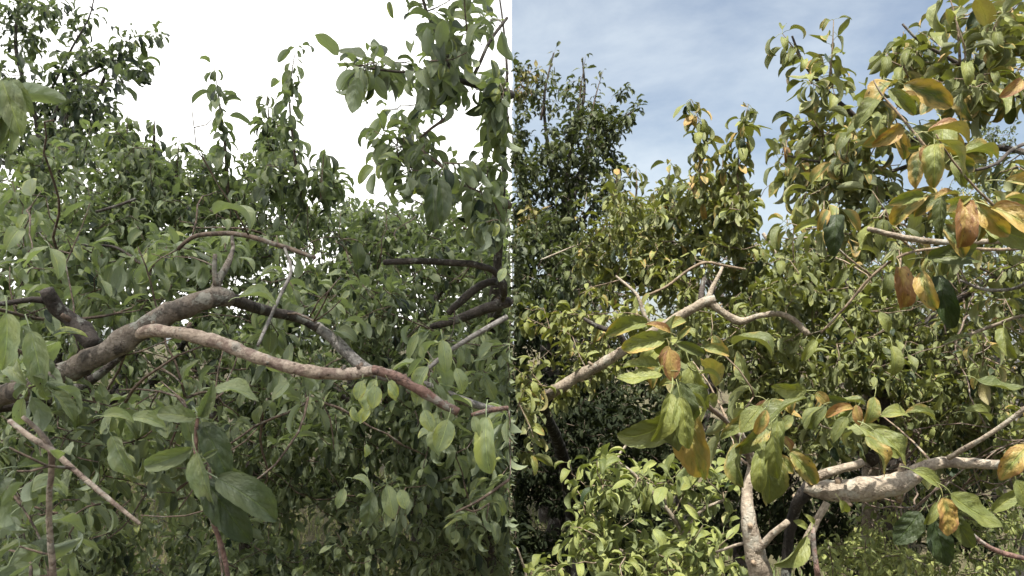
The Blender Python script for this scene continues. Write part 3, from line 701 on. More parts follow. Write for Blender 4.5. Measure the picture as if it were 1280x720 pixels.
for b_, t_, d_, v_, to, ag in (((548, 225), (564, 290), 1.75, 6, .22, .05), ((540, 230), (546, 296), 1.8, 1, .16, .05), ((446, 302), (450, 345), 2.0, 3, .2, .05), ((470, 474), (452, 524), 1.6, 3, 1.0, .5), ((490, 474), (494, 506), 1.6, 3, 1.0, .48),
    ((462, 505), (448, 534), 1.62, 3, 1.0, .42), ((458, 555), (460, 577), 1.62, 3, 1.0, .42), ((608, 522), (604, 596), 1.45, 8, 1.0, .42), ((547, 522), (546, 578), 1.5, 9, .72, .26), ((484, 606), (494, 655), 1.5, 9, .75, .22), ((464, 615), (460, 668), 1.55, 0, .35, .05),
    ((440, 598), (470, 604), 1.55, 8, .7, .2), ((545, 515), (538, 548), 1.55, 1, .8, .25), ((525, 432), (530, 452), 1.7, 3, .85, .1), ((545, 380), (546, 400), 1.7, 0, .9, .2), ((522, 418), (510, 455), 1.7, 6, .75, .2), ((553, 425), (560, 470), 1.7, 1, .8, .25), ((570, 460), (585, 500), 1.68, 3, .85, .3),
    ((632, 335), (622, 355), 1.9, 3, .95, .05), ((486, 2), (492, 26), 1.9, 0, .5, .45), ((575, -6), (590, 14), 1.9, 2, .5, .2), ((600, 30), (578, 62), 1.85, 1, .5, .2)):
    E.leaf(b_, t_, d_, var=v_, tone=to, age=ag)

for b_, t_, to, ag in (((452, 476), (446, 504), 1.0, .5), ((470, 482), (466, 516), .95, .46), ((486, 476), (500, 502), 1.0, .5), ((440, 508), (446, 534), .9, .42), ((462, 512), (452, 530), 1.0, .55), ((560, 524), (548, 572), .9, .42), ((530, 512), (540, 545), .95, .45), ((592, 520), (600, 548), .8, .3), ((430, 610), (422, 640), .75, .3), ((500, 612), (510, 640), .85, .36)):
    E.leaf(b_, t_, 1.43, var=3, tone=to, age=ag, up=.15)
back_l = []
for lab, px, d, bl in (
    ('distant pear tree low behind the tall dark tree', 60, 7.5, [(60, 230, 130, 60, 6.8, 8.2, 150), (60, 350, 140, 100, 6.8, 8.0, 170), (40, 520, 160, 120, 6.5, 7.8, 150), (-120, 380, 80, 240, 6.8, 8, 90)]),
    ('distant pear tree glimpsed between the two tall shoots and the thick limb', 270, 7.0, [(240, 260, 80, 40, 6.3, 7.6, 110), (280, 350, 110, 90, 6.2, 7.5, 160), (270, 500, 120, 110, 6, 7.2, 140), (300, 245, 40, 24, 6.3, 7.2, 24)]),
    ('distant pear tree behind the broken tip of the pale branch', 460, 6.6, [(440, 300, 90, 40, 6, 7.2, 130), (470, 390, 110, 80, 5.8, 7, 160), (460, 520, 120, 100, 5.6, 6.8, 130), (420, 262, 30, 14, 6, 7, 18)]),
    ('distant pear tree behind the dark level branch', 590, 6.8, [(570, 280, 70, 50, 6, 7.2, 120), (590, 400, 60, 90, 6, 7, 130), (590, 530, 60, 100, 5.8, 7, 100), (637, 600, 5, 90, 4.2, 6.0, 50), (637, 690, 5, 40, 3.6, 5.0, 30), (637, 480, 5, 90, 5, 7, 50), (628, 290, 26, 60, 6, 7.2, 60), (628, 420, 26, 80, 5.8, 7, 70), (628, 560, 26, 90, 5.6, 6.8, 60)])):
    back_l.append(mid_tree(lab, px, d, -1, 'grey_green', bl, 10, 1.7, .07, 4, size=.06, tone=(.45, .28), single=150, dens=1.1))

for lab, px, d, bl in (('far-off tree filling the gaps low behind the thick limb', 150, 11.0, [(120, 330, 170, 60, 10, 12, 120), (120, 450, 190, 90, 10, 12, 150), (330, 360, 70, 60, 10, 12, 60), (-150, 380, 110, 120, 10, 12, 90)]),
    ('far-off tree filling the gaps behind the overhanging boughs', 520, 10.5, [(480, 370, 130, 60, 9.6, 11.5, 120), (500, 470, 140, 80, 9.6, 11.5, 130), (625, 380, 20, 90, 9.5, 11, 70), (625, 500, 20, 80, 9.5, 11, 60)])):
    mid_tree(lab, px, d, -1, 'dull_green', bl, 14, 1.8, .1, 4, size=.13, tone=(.4, .25), single=0, dens=.8)

# ================================================================== sunlit half (x > 0)
R1 = Plant('pear_tree', 'large dark pear tree with rusty tips rising against blue sky', 'tree', 690, 7.4, 1, 'dull_green', 'dark', 'twig', .07, tone=(.38, .28), age=(.08, .1))
R1.trunk(2.8, .12, .06, (.05, 0), 4, .5, 1.0, 'dark')
R1.limb([(700, 300, 7.3, 9), (715, 180, 7.2, 6), (730, 120, 7.2, 4), (728, 72, 7.2, 2)], 'limb', 'dark')
R1.limb([(705, 250, 7.3, 6), (745, 180, 7.2, 5), (775, 150, 7.2, 4), (800, 135, 7.2, 2)], 'limb', 'dark')
R1.limb([(690, 220, 7.3, 6), (680, 130, 7.2, 4), (692, 66, 7.2, 2)], 'limb', 'dark')
for s_ in ([(676, 150, 7.2), (684, 100, 7.2), (694, 62, 7.2)], [(722, 150, 7.2), (726, 110, 7.2), (732, 70, 7.2)], [(738, 150, 7.2), (746, 115, 7.2), (754, 88, 7.2)]):
    R1.shoot(s_, 26, size=.06, tone=(.4, .25), age=(.3, .2), start=0, droop=(.4, .4))
R1.grow([(685, 170, 46, 70, 6.6, 7.8, 130), (740, 165, 34, 38, 6.8, 7.6, 50), (775, 160, 24, 22, 6.9, 7.4, 22), (800, 133, 9, 8, 7, 7.3, 4), (775, 120, 8, 10, 7, 7.3, 4), (705, 260, 60, 70, 6.4, 7.6, 160), (690, 350, 60, 80, 5.0, 7.6, 220), (660, 110, 22, 30, 6.8, 7.4, 14), (760, 230, 26, 36, 6.8, 7.4, 34), (745, 340, 40, 70, 6.8, 7.6, 60), (643, 200, 4, 90, 6.8, 7.4, 40), (643, 340, 4, 90, 6, 7, 50)], 10, leafy=.25)
R1.grow([(652, 98, 14, 18, 6.7, 7.0, 6), (662, 275, 18, 16, 6.2, 6.4, 8)], 9, age=(.75, .15), tone=(.8, .15))

def hedge_tree(label, px, d, side, pal, bl, per=12, size=.05, tone=(.4, .2), single=120, **kw):
    return mid_tree(label, px, d, side, pal, bl, per, 1.6, .06, 4, size=size, tone=tone, single=single, dens=1.05, **kw)
for lab, px, d, pal, bl in (('far-off tree in shade-dark colour filling the gaps behind the large dark tree', 720, 11.0, 'shade_green', [(690, 350, 70, 90, 10, 12, 110), (700, 480, 80, 90, 10, 12, 110), (850, 420, 120, 90, 10, 12, 120), (652, 420, 14, 140, 9.5, 11, 60)]),
    ('far-off tree filling the gaps behind the cut tan branch', 1120, 10.5, 'dull_green', [(1040, 400, 110, 90, 9.6, 11.5, 110), (1200, 400, 120, 100, 9.6, 11.5, 120), (1100, 510, 180, 80, 9.6, 11.5, 140), (1420, 400, 130, 110, 10, 12, 110), (1650, 400, 150, 120, 10, 12, 120)])):
    mid_tree(lab, px, d, 1, pal, bl, 14, 1.8, .1, 4, size=.13, tone=(.35, .25), single=0, dens=.8)
hedge_tree('low shrub with shade put into its leaf colour behind the pale upright stem', 930, 4.4, 1, 'shade_green', [(860, 560, 80, 50, 4.0, 5.2, 150), (960, 600, 60, 70, 3.8, 5.0, 110), (1050, 640, 80, 60, 3.8, 5.0, 110), (900, 680, 110, 50, 3.6, 4.8, 110), (1180, 600, 90, 70, 4.0, 5.2, 100), (1260, 660, 70, 60, 3.8, 5, 60)], 11, .05, (.45, .3), age=(.05, .05))
hedge_tree('shrub coloured near black as deep shade below the large dark tree', 690, 6.2, 1, 'shade_green', [(690, 450, 70, 80, 5.0, 7.0, 220), (690, 580, 70, 100, 4.4, 6.8, 420), (780, 560, 70, 110, 4.6, 6.8, 300), (690, 690, 80, 50, 4.6, 6, 160), (643, 500, 5, 110, 5.5, 7, 60), (643, 620, 5, 80, 4.6, 6, 60), (643, 700, 5, 40, 3.6, 5, 40), (800, 690, 80, 50, 4.6, 6, 110)], 12, .055, (.2, .15), age=(.05, .05))  # dense near-black leaves take the place of shade in the hollow
R2 = Plant('pear_tree', 'sunlit pear tree with a slanting tan limb and two yellowing shoots in the sky', 'tree', 720, 4.7, 1, 'olive', 'tan', 'twiglit', .047, tone=(.55, .3), age=(.2, .16), droop=(.4, .42))
R2.limb([(720, 770, 4.7, 24), (715, 640, 4.6, 20), (700, 560, 4.2, 17), (680, 515, 3.4, 17), (684, 497, 2.95, 17)], 'trunk', 'black', .08, 12, .03)  # bark colour darkened to sink the trunk into shade
R2.limb([(678, 500, 3.1, 14), (690, 491, 2.85, 16), (720, 472, 2.8, 15), (750, 456, 2.75, 15), (790, 432, 2.7, 14), (840, 401, 2.65, 14), (875, 381, 2.62, 14), (893, 374, 2.62, 12)], 'limb', 'tan', .12, 14, .015, knots=7, label='slanting sunlit tan limb')
R2.limb([(886, 377, 2.62, 12), (905, 391, 2.62, 10), (925, 402, 2.62, 10), (945, 396, 2.6, 8), (970, 392, 2.58, 8), (990, 399, 2.56, 8), (1010, 418, 2.55, 9)], 'branch', 'tan', .1, 10, .015, knots=2)
R2.limb([(884, 378, 2.62, 10), (890, 360, 2.63, 7), (898, 346, 2.64, 6), (903, 334, 2.66, 4)], 'branch', 'tan', .1, 8)
R2.limb([(876, 380, 2.64, 9), (877, 362, 2.66, 8), (881, 348, 2.68, 7)], 'branch', 'dark', .1, 8)
R2.limb([(784, 436, 2.7, 10), (776, 420, 2.68, 9), (762, 413, 2.66, 8), (745, 407, 2.66, 7), (730, 398, 2.66, 5)], 'branch', 'dark', .12, 8)
R2.limb([(812, 368, 2.7, 3), (835, 357, 2.7, 3.6), (860, 338, 2.7, 4), (882, 328, 2.7, 4.4), (905, 332, 2.7, 4), (932, 337, 2.7, 3.6)], 'branch', 'twiglit', .08, 8)
R2.limb([(811, 404, 2.68, 5), (803, 388, 2.69, 6), (796, 368, 2.7, 5), (770, 345, 2.75, 3)], 'branch', 'tan', .1, 8)
R2.limb([(676, 325, 3.4, 2.5), (700, 315, 3.4, 2.5), (724, 305, 3.4, 2)], 'branch', 'tan', .1, 7)
for s_, n in (([(878, 250, 3.0), (874, 200, 3.0), (876, 160, 3.0), (864, 124, 3.0)], 24), ([(925, 270, 3.0), (922, 215, 3.0), (928, 165, 3.0), (935, 130, 3.0)], 28), ([(905, 260, 3.05), (903, 215, 3.05), (905, 180, 3.05)], 14), ([(835, 260, 3.2), (836, 225, 3.2), (838, 203, 3.2)], 9), ([(770, 250, 3.4), (771, 225, 3.4), (771, 207, 3.4)], 5), ([(795, 250, 3.4), (796, 225, 3.4), (795, 210, 3.4)], 4)):
    R2.shoot(s_, int(n * 3.2), tip=6, age=(.32, .18), size=.058, start=.0, droop=(.9, .35), spread=.6)
R2.grow([(870, 250, 40, 34, 2.9, 3.5, 34), (925, 250, 30, 34, 2.9, 3.4, 24), (790, 270, 50, 34, 3.0, 3.8, 40), (850, 310, 90, 40, 2.9, 3.7, 70), (780, 340, 40, 40, 3.0, 3.6, 26), (935, 325, 34, 30, 2.9, 3.5, 26)], 10, dens=1.3)
R2.grow([(735, 395, 70, 22, 2.75, 3.2, 22), (695, 420, 44, 34, 2.9, 3.4, 18), (670, 470, 30, 26, 2.95, 3.3, 12), (850, 350, 60, 26, 2.85, 3.2, 20), (750, 430, 60, 30, 3.0, 3.4, 18), (760, 480, 50, 16, 2.9, 3.3, 8), (660, 500, 16, 40, 2.5, 2.8, 8), (665, 560, 16, 16, 2.5, 2.7, 3)], 8, tone=(.72, .18))
R2.grow([(900, 440, 90, 40, 2.8, 3.5, 56), (960, 380, 40, 40, 2.7, 3.3, 30), (980, 440, 40, 40, 2.7, 3.3, 26), (1000, 360, 36, 40, 2.9, 3.4, 20)], 10, dens=1.3, tone=(.5, .2), age=(.15, .1))

R5 = Plant('pear_bush', 'low bright green pear bush with curled leaves in front of the deep shade', 'bush', 860, 2.5, 1, 'fresh', 'tan', 'twiglit', .049, tone=(.66, .27), age=(.18, .12), droop=(.1, .4))
R5.limb([(900, 1050, 2.5, 16), (890, 860, 2.48, 12), (880, 740, 2.45, 10), (850, 660, 2.42, 7), (800, 600, 2.4, 5), (770, 575, 2.4, 3)], 'stem', 'tan', .08, 9)
R5.limb([(885, 780, 2.46, 9), (840, 720, 2.4, 7), (780, 690, 2.35, 5), (725, 670, 2.32, 4)], 'stem', 'tan', .08, 8)
R5.limb([(880, 740, 2.45, 8), (860, 676, 2.4, 6), (875, 640, 2.38, 5), (905, 625, 2.36, 4)], 'stem', 'tan', .08, 8)
R5.limb([(770, 590, 2.4, 4), (772, 572, 2.4, 4), (786, 552, 2.42, 3)], 'stem', 'tan', .08, 7)
R5.grow([(770, 620, 50, 34, 2.2, 2.6, 34), (840, 600, 60, 24, 2.2, 2.6, 30), (870, 660, 50, 46, 2.2, 2.6, 36), (780, 690, 60, 36, 2.1, 2.5, 40), (740, 665, 26, 30, 2.2, 2.5, 14), (860, 715, 60, 26, 2.1, 2.5, 26), (757, 580, 10, 12, 2.3, 2.4, 3), (730, 625, 12, 20, 2.25, 2.45, 5)], 7, leafy=.26, dens=.9, clump=3)
S8 = Plant('pear_sapling', 'tiny yellow-green sapling tip poking up from the bottom edge beside dark shade', 'plant', 665, 2.3, 1, 'fresh', 'tan', 'twiglit', .05, tone=(.75, .15), age=(.2, .1))
S8.limb([(668, 1125, 2.3, 6), (668, 900, 2.3, 5), (660, 740, 2.28, 4), (652, 700, 2.26, 3), (646, 684, 2.26, 2)], 'stem', 'tan', .06, 7)
S8.grow([(662, 712, 18, 16, 2.2, 2.35, 7), (688, 715, 14, 10, 2.2, 2.35, 4)], 6, leafy=.12)

R7 = mid_tree('sunlit pear tree with dense mixed foliage right of the slanting limb', 1080, 3.7, 1, 'olive',
    [(1015, 335, 36, 36, 3.2, 4.0, 40), (1060, 350, 70, 50, 3.0, 3.9, 70), (1050, 440, 90, 60, 2.8, 3.7, 90), (1150, 440, 80, 70, 2.9, 3.8, 80), (960, 480, 50, 40, 2.8, 3.5, 40), (1010, 520, 70, 40, 2.6, 3.4, 40), (1130, 350, 60, 40, 3.0, 3.8, 40), (1160, 520, 90, 50, 2.8, 3.6, 50)], 10, 1.7, .05, 4, size=.046, dens=1.7, tone=(.52, .32), age=(.13, .12), twig='twiglit', bark='tan')
R8 = mid_tree('pear tree with twiggy shaded crown at the far right edge', 1255, 3.8, 1, 'olive',
    [(1240, 360, 60, 60, 3.0, 3.9, 60), (1250, 450, 60, 60, 2.8, 3.8, 56), (1240, 540, 70, 50, 2.8, 3.7, 44), (1200, 260, 50, 40, 3.2, 4, 36), (1360, 400, 60, 160, 3, 4, 70), (1480, 450, 80, 150, 3.2, 4.2, 60)], 9, 1.8, .06, 5, size=.048, dens=1.5, tone=(.45, .3), age=(.18, .14), twig='twiglit', bark='grey')
for lab, px, d, pal, bl, sz, tn in (
    ('distant bright tree just below the gap of blue sky', 850, 7.4, 'olive', [(830, 270, 90, 40, 6.8, 8, 90), (860, 340, 110, 70, 6.6, 7.8, 130), (800, 260, 40, 36, 6.8, 7.6, 36), (910, 300, 40, 16, 6.8, 7.8, 30)], .06, (.5, .22)),
    ('distant tree behind the fork of the slanting limb', 930, 6.8, 'dull_green', [(900, 440, 120, 80, 6, 7.2, 150), (960, 350, 50, 44, 6.2, 7.4, 90), (850, 540, 110, 90, 5.8, 7, 120)], .05, (.3, .25)),
    ('distant fine-leaved tree behind the dense mixed foliage', 1080, 6.6, 'dull_green', [(1070, 350, 80, 56, 6, 7.2, 150), (1100, 460, 110, 90, 5.8, 7, 150), (1080, 590, 130, 90, 5.6, 6.8, 150)], .05, (.4, .2)),
    ('pale fine-leaved tree in the distance at the right edge below the overhanging boughs', 1250, 7.2, 'dull_green', [(1240, 190, 46, 36, 6.6, 7.8, 70), (1220, 260, 80, 50, 6.4, 7.6, 110), (1230, 380, 90, 90, 6.2, 7.4, 140), (1220, 530, 110, 100, 6, 7.2, 140), (1380, 350, 80, 220, 6.4, 7.4, 120)], .036, (.75, .2))):
    hedge_tree(lab, px, d, 1, pal, bl, 13, sz, tn, 150)
hedge_tree('low fine-leaved shrub on the ground under the cut tan branch', 1120, 3.3, 1, 'fresh', [(1090, 700, 60, 30, 2.9, 3.6, 60), (1180, 640, 90, 40, 3.0, 3.8, 60), (1140, 720, 90, 20, 2.8, 3.5, 50), (1230, 590, 70, 40, 3.2, 3.9, 40), (1240, 700, 60, 50, 2.9, 3.6, 40), (1100, 695, 50, 26, 2.5, 3.0, 60)], 13, .028, (.85, .2), 200)

# overhanging pear at upper right
R3 = Plant('pear_tree', 'pear tree with browning crinkled leaves hanging over a long bare twig', 'tree', 1420, 1.75, 1, 'olive', 'tan', 'twiglit', .052, mass='mid', tone=(.5, .25), age=(.27, .17), droop=(.5, .4))
R3.limb([(1420, 1350, 1.75, 60), (1410, 900, 1.75, 50), (1400, 600, 1.75, 42), (1385, 380, 1.72, 34), (1375, 200, 1.7, 26), (1365, 60, 1.7, 18), (1380, -60, 1.75, 12), (1370, -180, 1.8, 5)], 'trunk', 'tan', .07, 12, .03)
R3.limb([(1390, 320, 1.72, 14), (1320, 304, 1.6, 9), (1275, 301, 1.55, 8), (1230, 302, 1.52, 8), (1180, 303, 1.5, 8), (1130, 297, 1.48, 8), (1085, 286, 1.47, 7)], 'branch', 'tan', .08, 10, .015, knots=2, label='long bare level twig')
R3.limb([(1330, 306, 1.62, 6), (1250, 312, 1.7, 5), (1180, 310, 1.72, 4), (1130, 318, 1.74, 4.5), (1090, 345, 1.76, 4), (1060, 380, 1.78, 3.5), (1026, 416, 1.8, 3)], 'branch', 'twiglit', .08, 8)
R3.limb([(1378, 190, 1.7, 14), (1300, 130, 1.9, 10), (1240, 105, 2.0, 8), (1190, 75, 2.0, 6), (1150, 52, 2.0, 4), (1128, 30, 2.0, 3)], 'branch', 'dark', .08, 9)
R3.limb([(1376, 240, 1.7, 12), (1280, 190, 1.9, 9), (1180, 180, 2.1, 8), (1100, 165, 2.2, 8), (1060, 138, 2.2, 7), (1030, 110, 2.2, 6), (1005, 80, 2.2, 4), (990, 45, 2.2, 3)], 'branch', 'dark', .08, 9)
R3.limb([(1180, 184, 2.1, 6), (1110, 215, 2.1, 5), (1040, 205, 2.1, 4), (985, 195, 2.1, 3)], 'branch', 'dark', .08, 8)
R3.limb([(1372, 160, 1.7, 9), (1280, 180, 1.4, 6), (1245, 205, 1.35, 5), (1210, 215, 1.32, 4)], 'branch', 'dark', .08, 8)
R3.limb([(1390, 420, 1.75, 12), (1290, 395, 2.0, 6), (1240, 408, 2.1, 5), (1180, 430, 2.1, 4)], 'branch', 'tan', .08, 8)
R3.limb([(1300, 340, 1.65, 7), (1270, 360, 1.9, 5), (1230, 362, 2.0, 5), (1200, 350, 2.0, 3)], 'branch', 'grey', .08, 8)
R3.shoot([(1035, 112, 2.2), (1040, 70, 2.2), (1042, 25, 2.2)], 18, size=.05, droop=(.5, .3), spread=.6)
R3.shoot([(1010, 85, 2.2), (992, 60, 2.2), (978, 42, 2.2)], 18, size=.05, droop=(.5, .3), spread=.6)
R3.shoot([(1200, 80, 1.9), (1196, 30, 1.9), (1185, -10, 1.9)], 12, size=.07)
R3.grow([(1010, 110, 24, 30, 2.1, 2.3, 10), (1030, 180, 50, 30, 2.0, 2.4, 26), (1000, 205, 36, 16, 2.0, 2.3, 14), (1075, 215, 50, 40, 1.9, 2.4, 27), (1140, 70, 26, 34, 1.9, 2.2, 16), (1200, 80, 50, 36, 1.85, 2.3, 24), (1250, 105, 44, 30, 1.8, 2.3, 24), (1225, 20, 50, 24, 1.8, 2.2, 14), (1040, 270, 46, 34, 1.8, 2.3, 26), (1110, 260, 46, 34, 1.8, 2.3, 24), (1262, 50, 22, 40, 1.8, 2.2, 12), (1130, 130, 40, 20, 1.8, 2.2, 8)], 7, leafy=.24)
R3.grow([(1370, 60, 90, 130, 1.7, 2.3, 44), (1380, 300, 80, 120, 1.7, 2.2, 30), (1360, -120, 80, 60, 1.7, 2.2, 16)], 7, leafy=.24)
R3.grow([(1180, 330, 50, 24, 1.6, 2.0, 8), (1230, 400, 50, 50, 1.8, 2.2, 12), (1255, 240, 40, 30, 1.5, 1.9, 10)], 6, leafy=.2)
R3.shoot([(1300, 290, 1.25), (1240, 255, 1.2), (1190, 200, 1.18), (1170, 168, 1.16)], 0, w=5)
R3.shoot([(1170, 200, 1.18), (1130, 150, 1.2), (1102, 118, 1.22), (1092, 100, 1.22)], 0, w=4)
for b_, t_, d_, v_, to, ag, up in (((1098, 125), (1076, 162), 1.2, 1, .5, .25, .3), ((1112, 112), (1140, 150), 1.2, 9, .55, .3, .2), ((1122, 122), (1150, 132), 1.22, 8, .5, .5, .5), ((1105, 150), (1082, 170), 1.2, 6, .55, .3, .3), ((1128, 160), (1106, 195), 1.2, 2, .45, .62, .3),
    ((1140, 160), (1160, 185), 1.2, 6, .3, .15, .4), ((1160, 165), (1212, 178), 1.15, 8, .5, .75, .6), ((1165, 172), (1215, 215), 1.15, 6, .85, .42, .45), ((1168, 180), (1170, 232), 1.14, 0, .85, .35, .1), ((1160, 182), (1148, 205), 1.16, 1, .5, .7, .2), ((1200, 195), (1250, 198), 1.2, 8, .8, .35, .6), ((1192, 200), (1202, 235), 1.2, 2, .6, .2, .3),
    ((1154, 245), (1118, 270), 1.2, 6, .75, .35, .4), ((1168, 250), (1200, 248), 1.2, 8, .5, .6, .6), ((1205, 252), (1212, 302), 1.12, 3, .8, .78, .1), ((1222, 254), (1246, 303), 1.14, 6, .85, .5, .25), ((1240, 260), (1286, 300), 1.12, 5, .85, .55, .3), ((1190, 255), (1176, 282), 1.15, 9, .95, .3, .2), ((1240, 240), (1260, 262), 1.2, 2, .6, .4, .4), ((1255, 250), (1285, 255), 1.2, 8, .6, .45, .6),
    ((1125, 335), (1134, 378), 1.35, 3, .6, .8, .15), ((1152, 340), (1158, 390), 1.3, 9, .7, .5, .15), ((1172, 345), (1190, 415), 1.32, 3, .05, .05, .1), ((1160, 322), (1205, 345), 1.4, 9, .3, .1, .4), ((1046, 268), (1042, 318), 1.4, 3, .06, .0, .05), ((1052, 262), (1080, 290), 1.36, 9, .62, .45, .3), ((1034, 262), (1026, 290), 1.4, 1, .5, .5, .2), ((1110, 340), (1112, 372), 1.5, 2, .4, .1, .3),
    ((1100, 390), (1112, 418), 1.7, 6, .8, .2, .3), ((1020, 425), (1005, 455), 1.6, 9, .7, .1, .3), ((1115, 432), (1125, 470), 1.6, 9, .75, .2, .3), ((1255, 410), (1248, 448), 1.5, 9, .62, .1, .2), ((1278, 100), (1270, 130), 1.4, 3, .5, .75, .2), ((1262, 35), (1282, 48), 1.6, 8, .5, .2, .6), ((1250, 20), (1272, 30), 1.6, 6, .5, .3, .5)):
    R3.leaf(b_, t_, d_, var=v_ if v_ in (2, 4, 8) else int(R3.g.choice([1, 2, 4, 5, 8, 10, 11])), tone=to, age=min(1, ag + .08), up=up)
    if d_ < 1.25 and b_[1] < 300:
        for _ in range(2):
            ox, oy, sx_ = R3.g.normal(0, 20), R3.g.normal(0, 14), R3.g.normal(0, 14)
            R3.leaf((b_[0] + ox, b_[1] + oy), (t_[0] + ox + sx_, t_[1] + oy + R3.g.normal(0, 8)), d_ + .12, var=int(R3.g.choice([1, 2, 4, 5, 6, 8, 10, 11])), tone=float(R3.g.uniform(.3, .95)), age=float(R3.g.uniform(.15, .6)), up=.4)

# foreground tree with the cut thick branch
R4 = Plant('pear_tree', 'small pear tree with pale cut branch stub and big yellowing leaves at the front', 'tree', 955, 1.5, 1, 'olive', 'tan', 'twiglit', .075, mass='mid', tone=(.55, .2), age=(.3, .2))
R4.limb([(975, 1500, 1.5, 44), (968, 1000, 1.48, 38), (955, 760, 1.46, 33), (946, 700, 1.45, 30), (938, 665, 1.45, 24), (934, 635, 1.46, 19), (934, 610, 1.48, 15), (940, 575, 1.5, 11), (925, 540, 1.45, 9)], 'trunk', 'tan', .08, 16, .012, knots=3, label='pale upright stem')
R4.limb([(985, 1400, 1.46, 24), (985, 900, 1.45, 22), (982, 760, 1.46, 15), (984, 690, 1.46, 14), (992, 645, 1.44, 15), (1003, 620, 1.41, 20), (1018, 606, 1.4, 26)], 'trunk', 'black', .10, 16, .012, knots=2, label='stem with shade put into its black bark behind the pale one')
R4.limb([(1008, 606, 1.4, 26), (1030, 612, 1.39, 30), (1060, 613, 1.38, 29), (1100, 609, 1.37, 28), (1130, 603, 1.37, 26), (1150, 592, 1.37, 20)], 'branch', 'tan', .15, 18, .01, knots=6, label='thick pale cut branch')
R4.limb([(1140, 590, 1.37, 17), (1170, 579, 1.37, 16), (1210, 579, 1.37, 15), (1250, 581, 1.37, 14), (1320, 584, 1.38, 11), (1400, 570, 1.42, 7), (1460, 540, 1.46, 3)], 'branch', 'tan', .07, 14, .01, knots=2)
R4.limb([(1010, 602, 1.37, 16), (1022, 596, 1.36, 13), (1045, 588, 1.35, 13), (1070, 581, 1.34, 12), (1078, 578, 1.34, 10)], 'branch', 'tan', .12, 12, .01, knots=2)
R4.limb([(1034, 628, 1.38, 11), (1024, 645, 1.38, 11), (1014, 665, 1.38, 12), (1000, 690, 1.39, 12)], 'branch', 'tan', .10, 11, .01)
R4.limb([(1186, 572, 1.35, 8), (1200, 564, 1.33, 7.5), (1225, 550, 1.3, 7), (1250, 534, 1.28, 7), (1290, 504, 1.25, 7)], 'branch', 'tan', .08, 10, .01, knots=1)
R4.limb([(940, 580, 1.5, 8), (915, 535, 1.4, 7), (885, 508, 1.3, 7), (860, 488, 1.22, 6), (842, 470, 1.18, 5), (836, 432, 1.16, 5), (838, 412, 1.16, 3)], 'branch', 'twig', .08, 9, .01)
R4.limb([(945, 690, 1.44, 12), (965, 668, 1.42, 10), (985, 652, 1.4, 9)], 'branch', 'tan', .10, 10, .01)
R4.limb([(1290, 700, 1.2, 7), (1250, 690, 1.2, 7), (1220, 672, 1.2, 6), (1190, 640, 1.2, 4)], 'branch', 'red', .10, 9, .01, knots=1)
R4.limb([(1022, 720, 1.3, 8), (1018, 690, 1.3, 7), (1016, 660, 1.3, 6)], 'branch', 'red', .10, 9, .01)
R4.limb([(895, 690, 1.5, 4), (925, 680, 1.46, 5), (945, 676, 1.44, 6)], 'branch', 'tan', .1, 8, .01)
R4.grow([(960, 520, 40, 30, 1.4, 1.7, 4), (1080, 530, 50, 16, 1.4, 1.7, 3), (880, 470, 40, 30, 1.3, 1.5, 3)], 4, leafy=.14, size=.06)
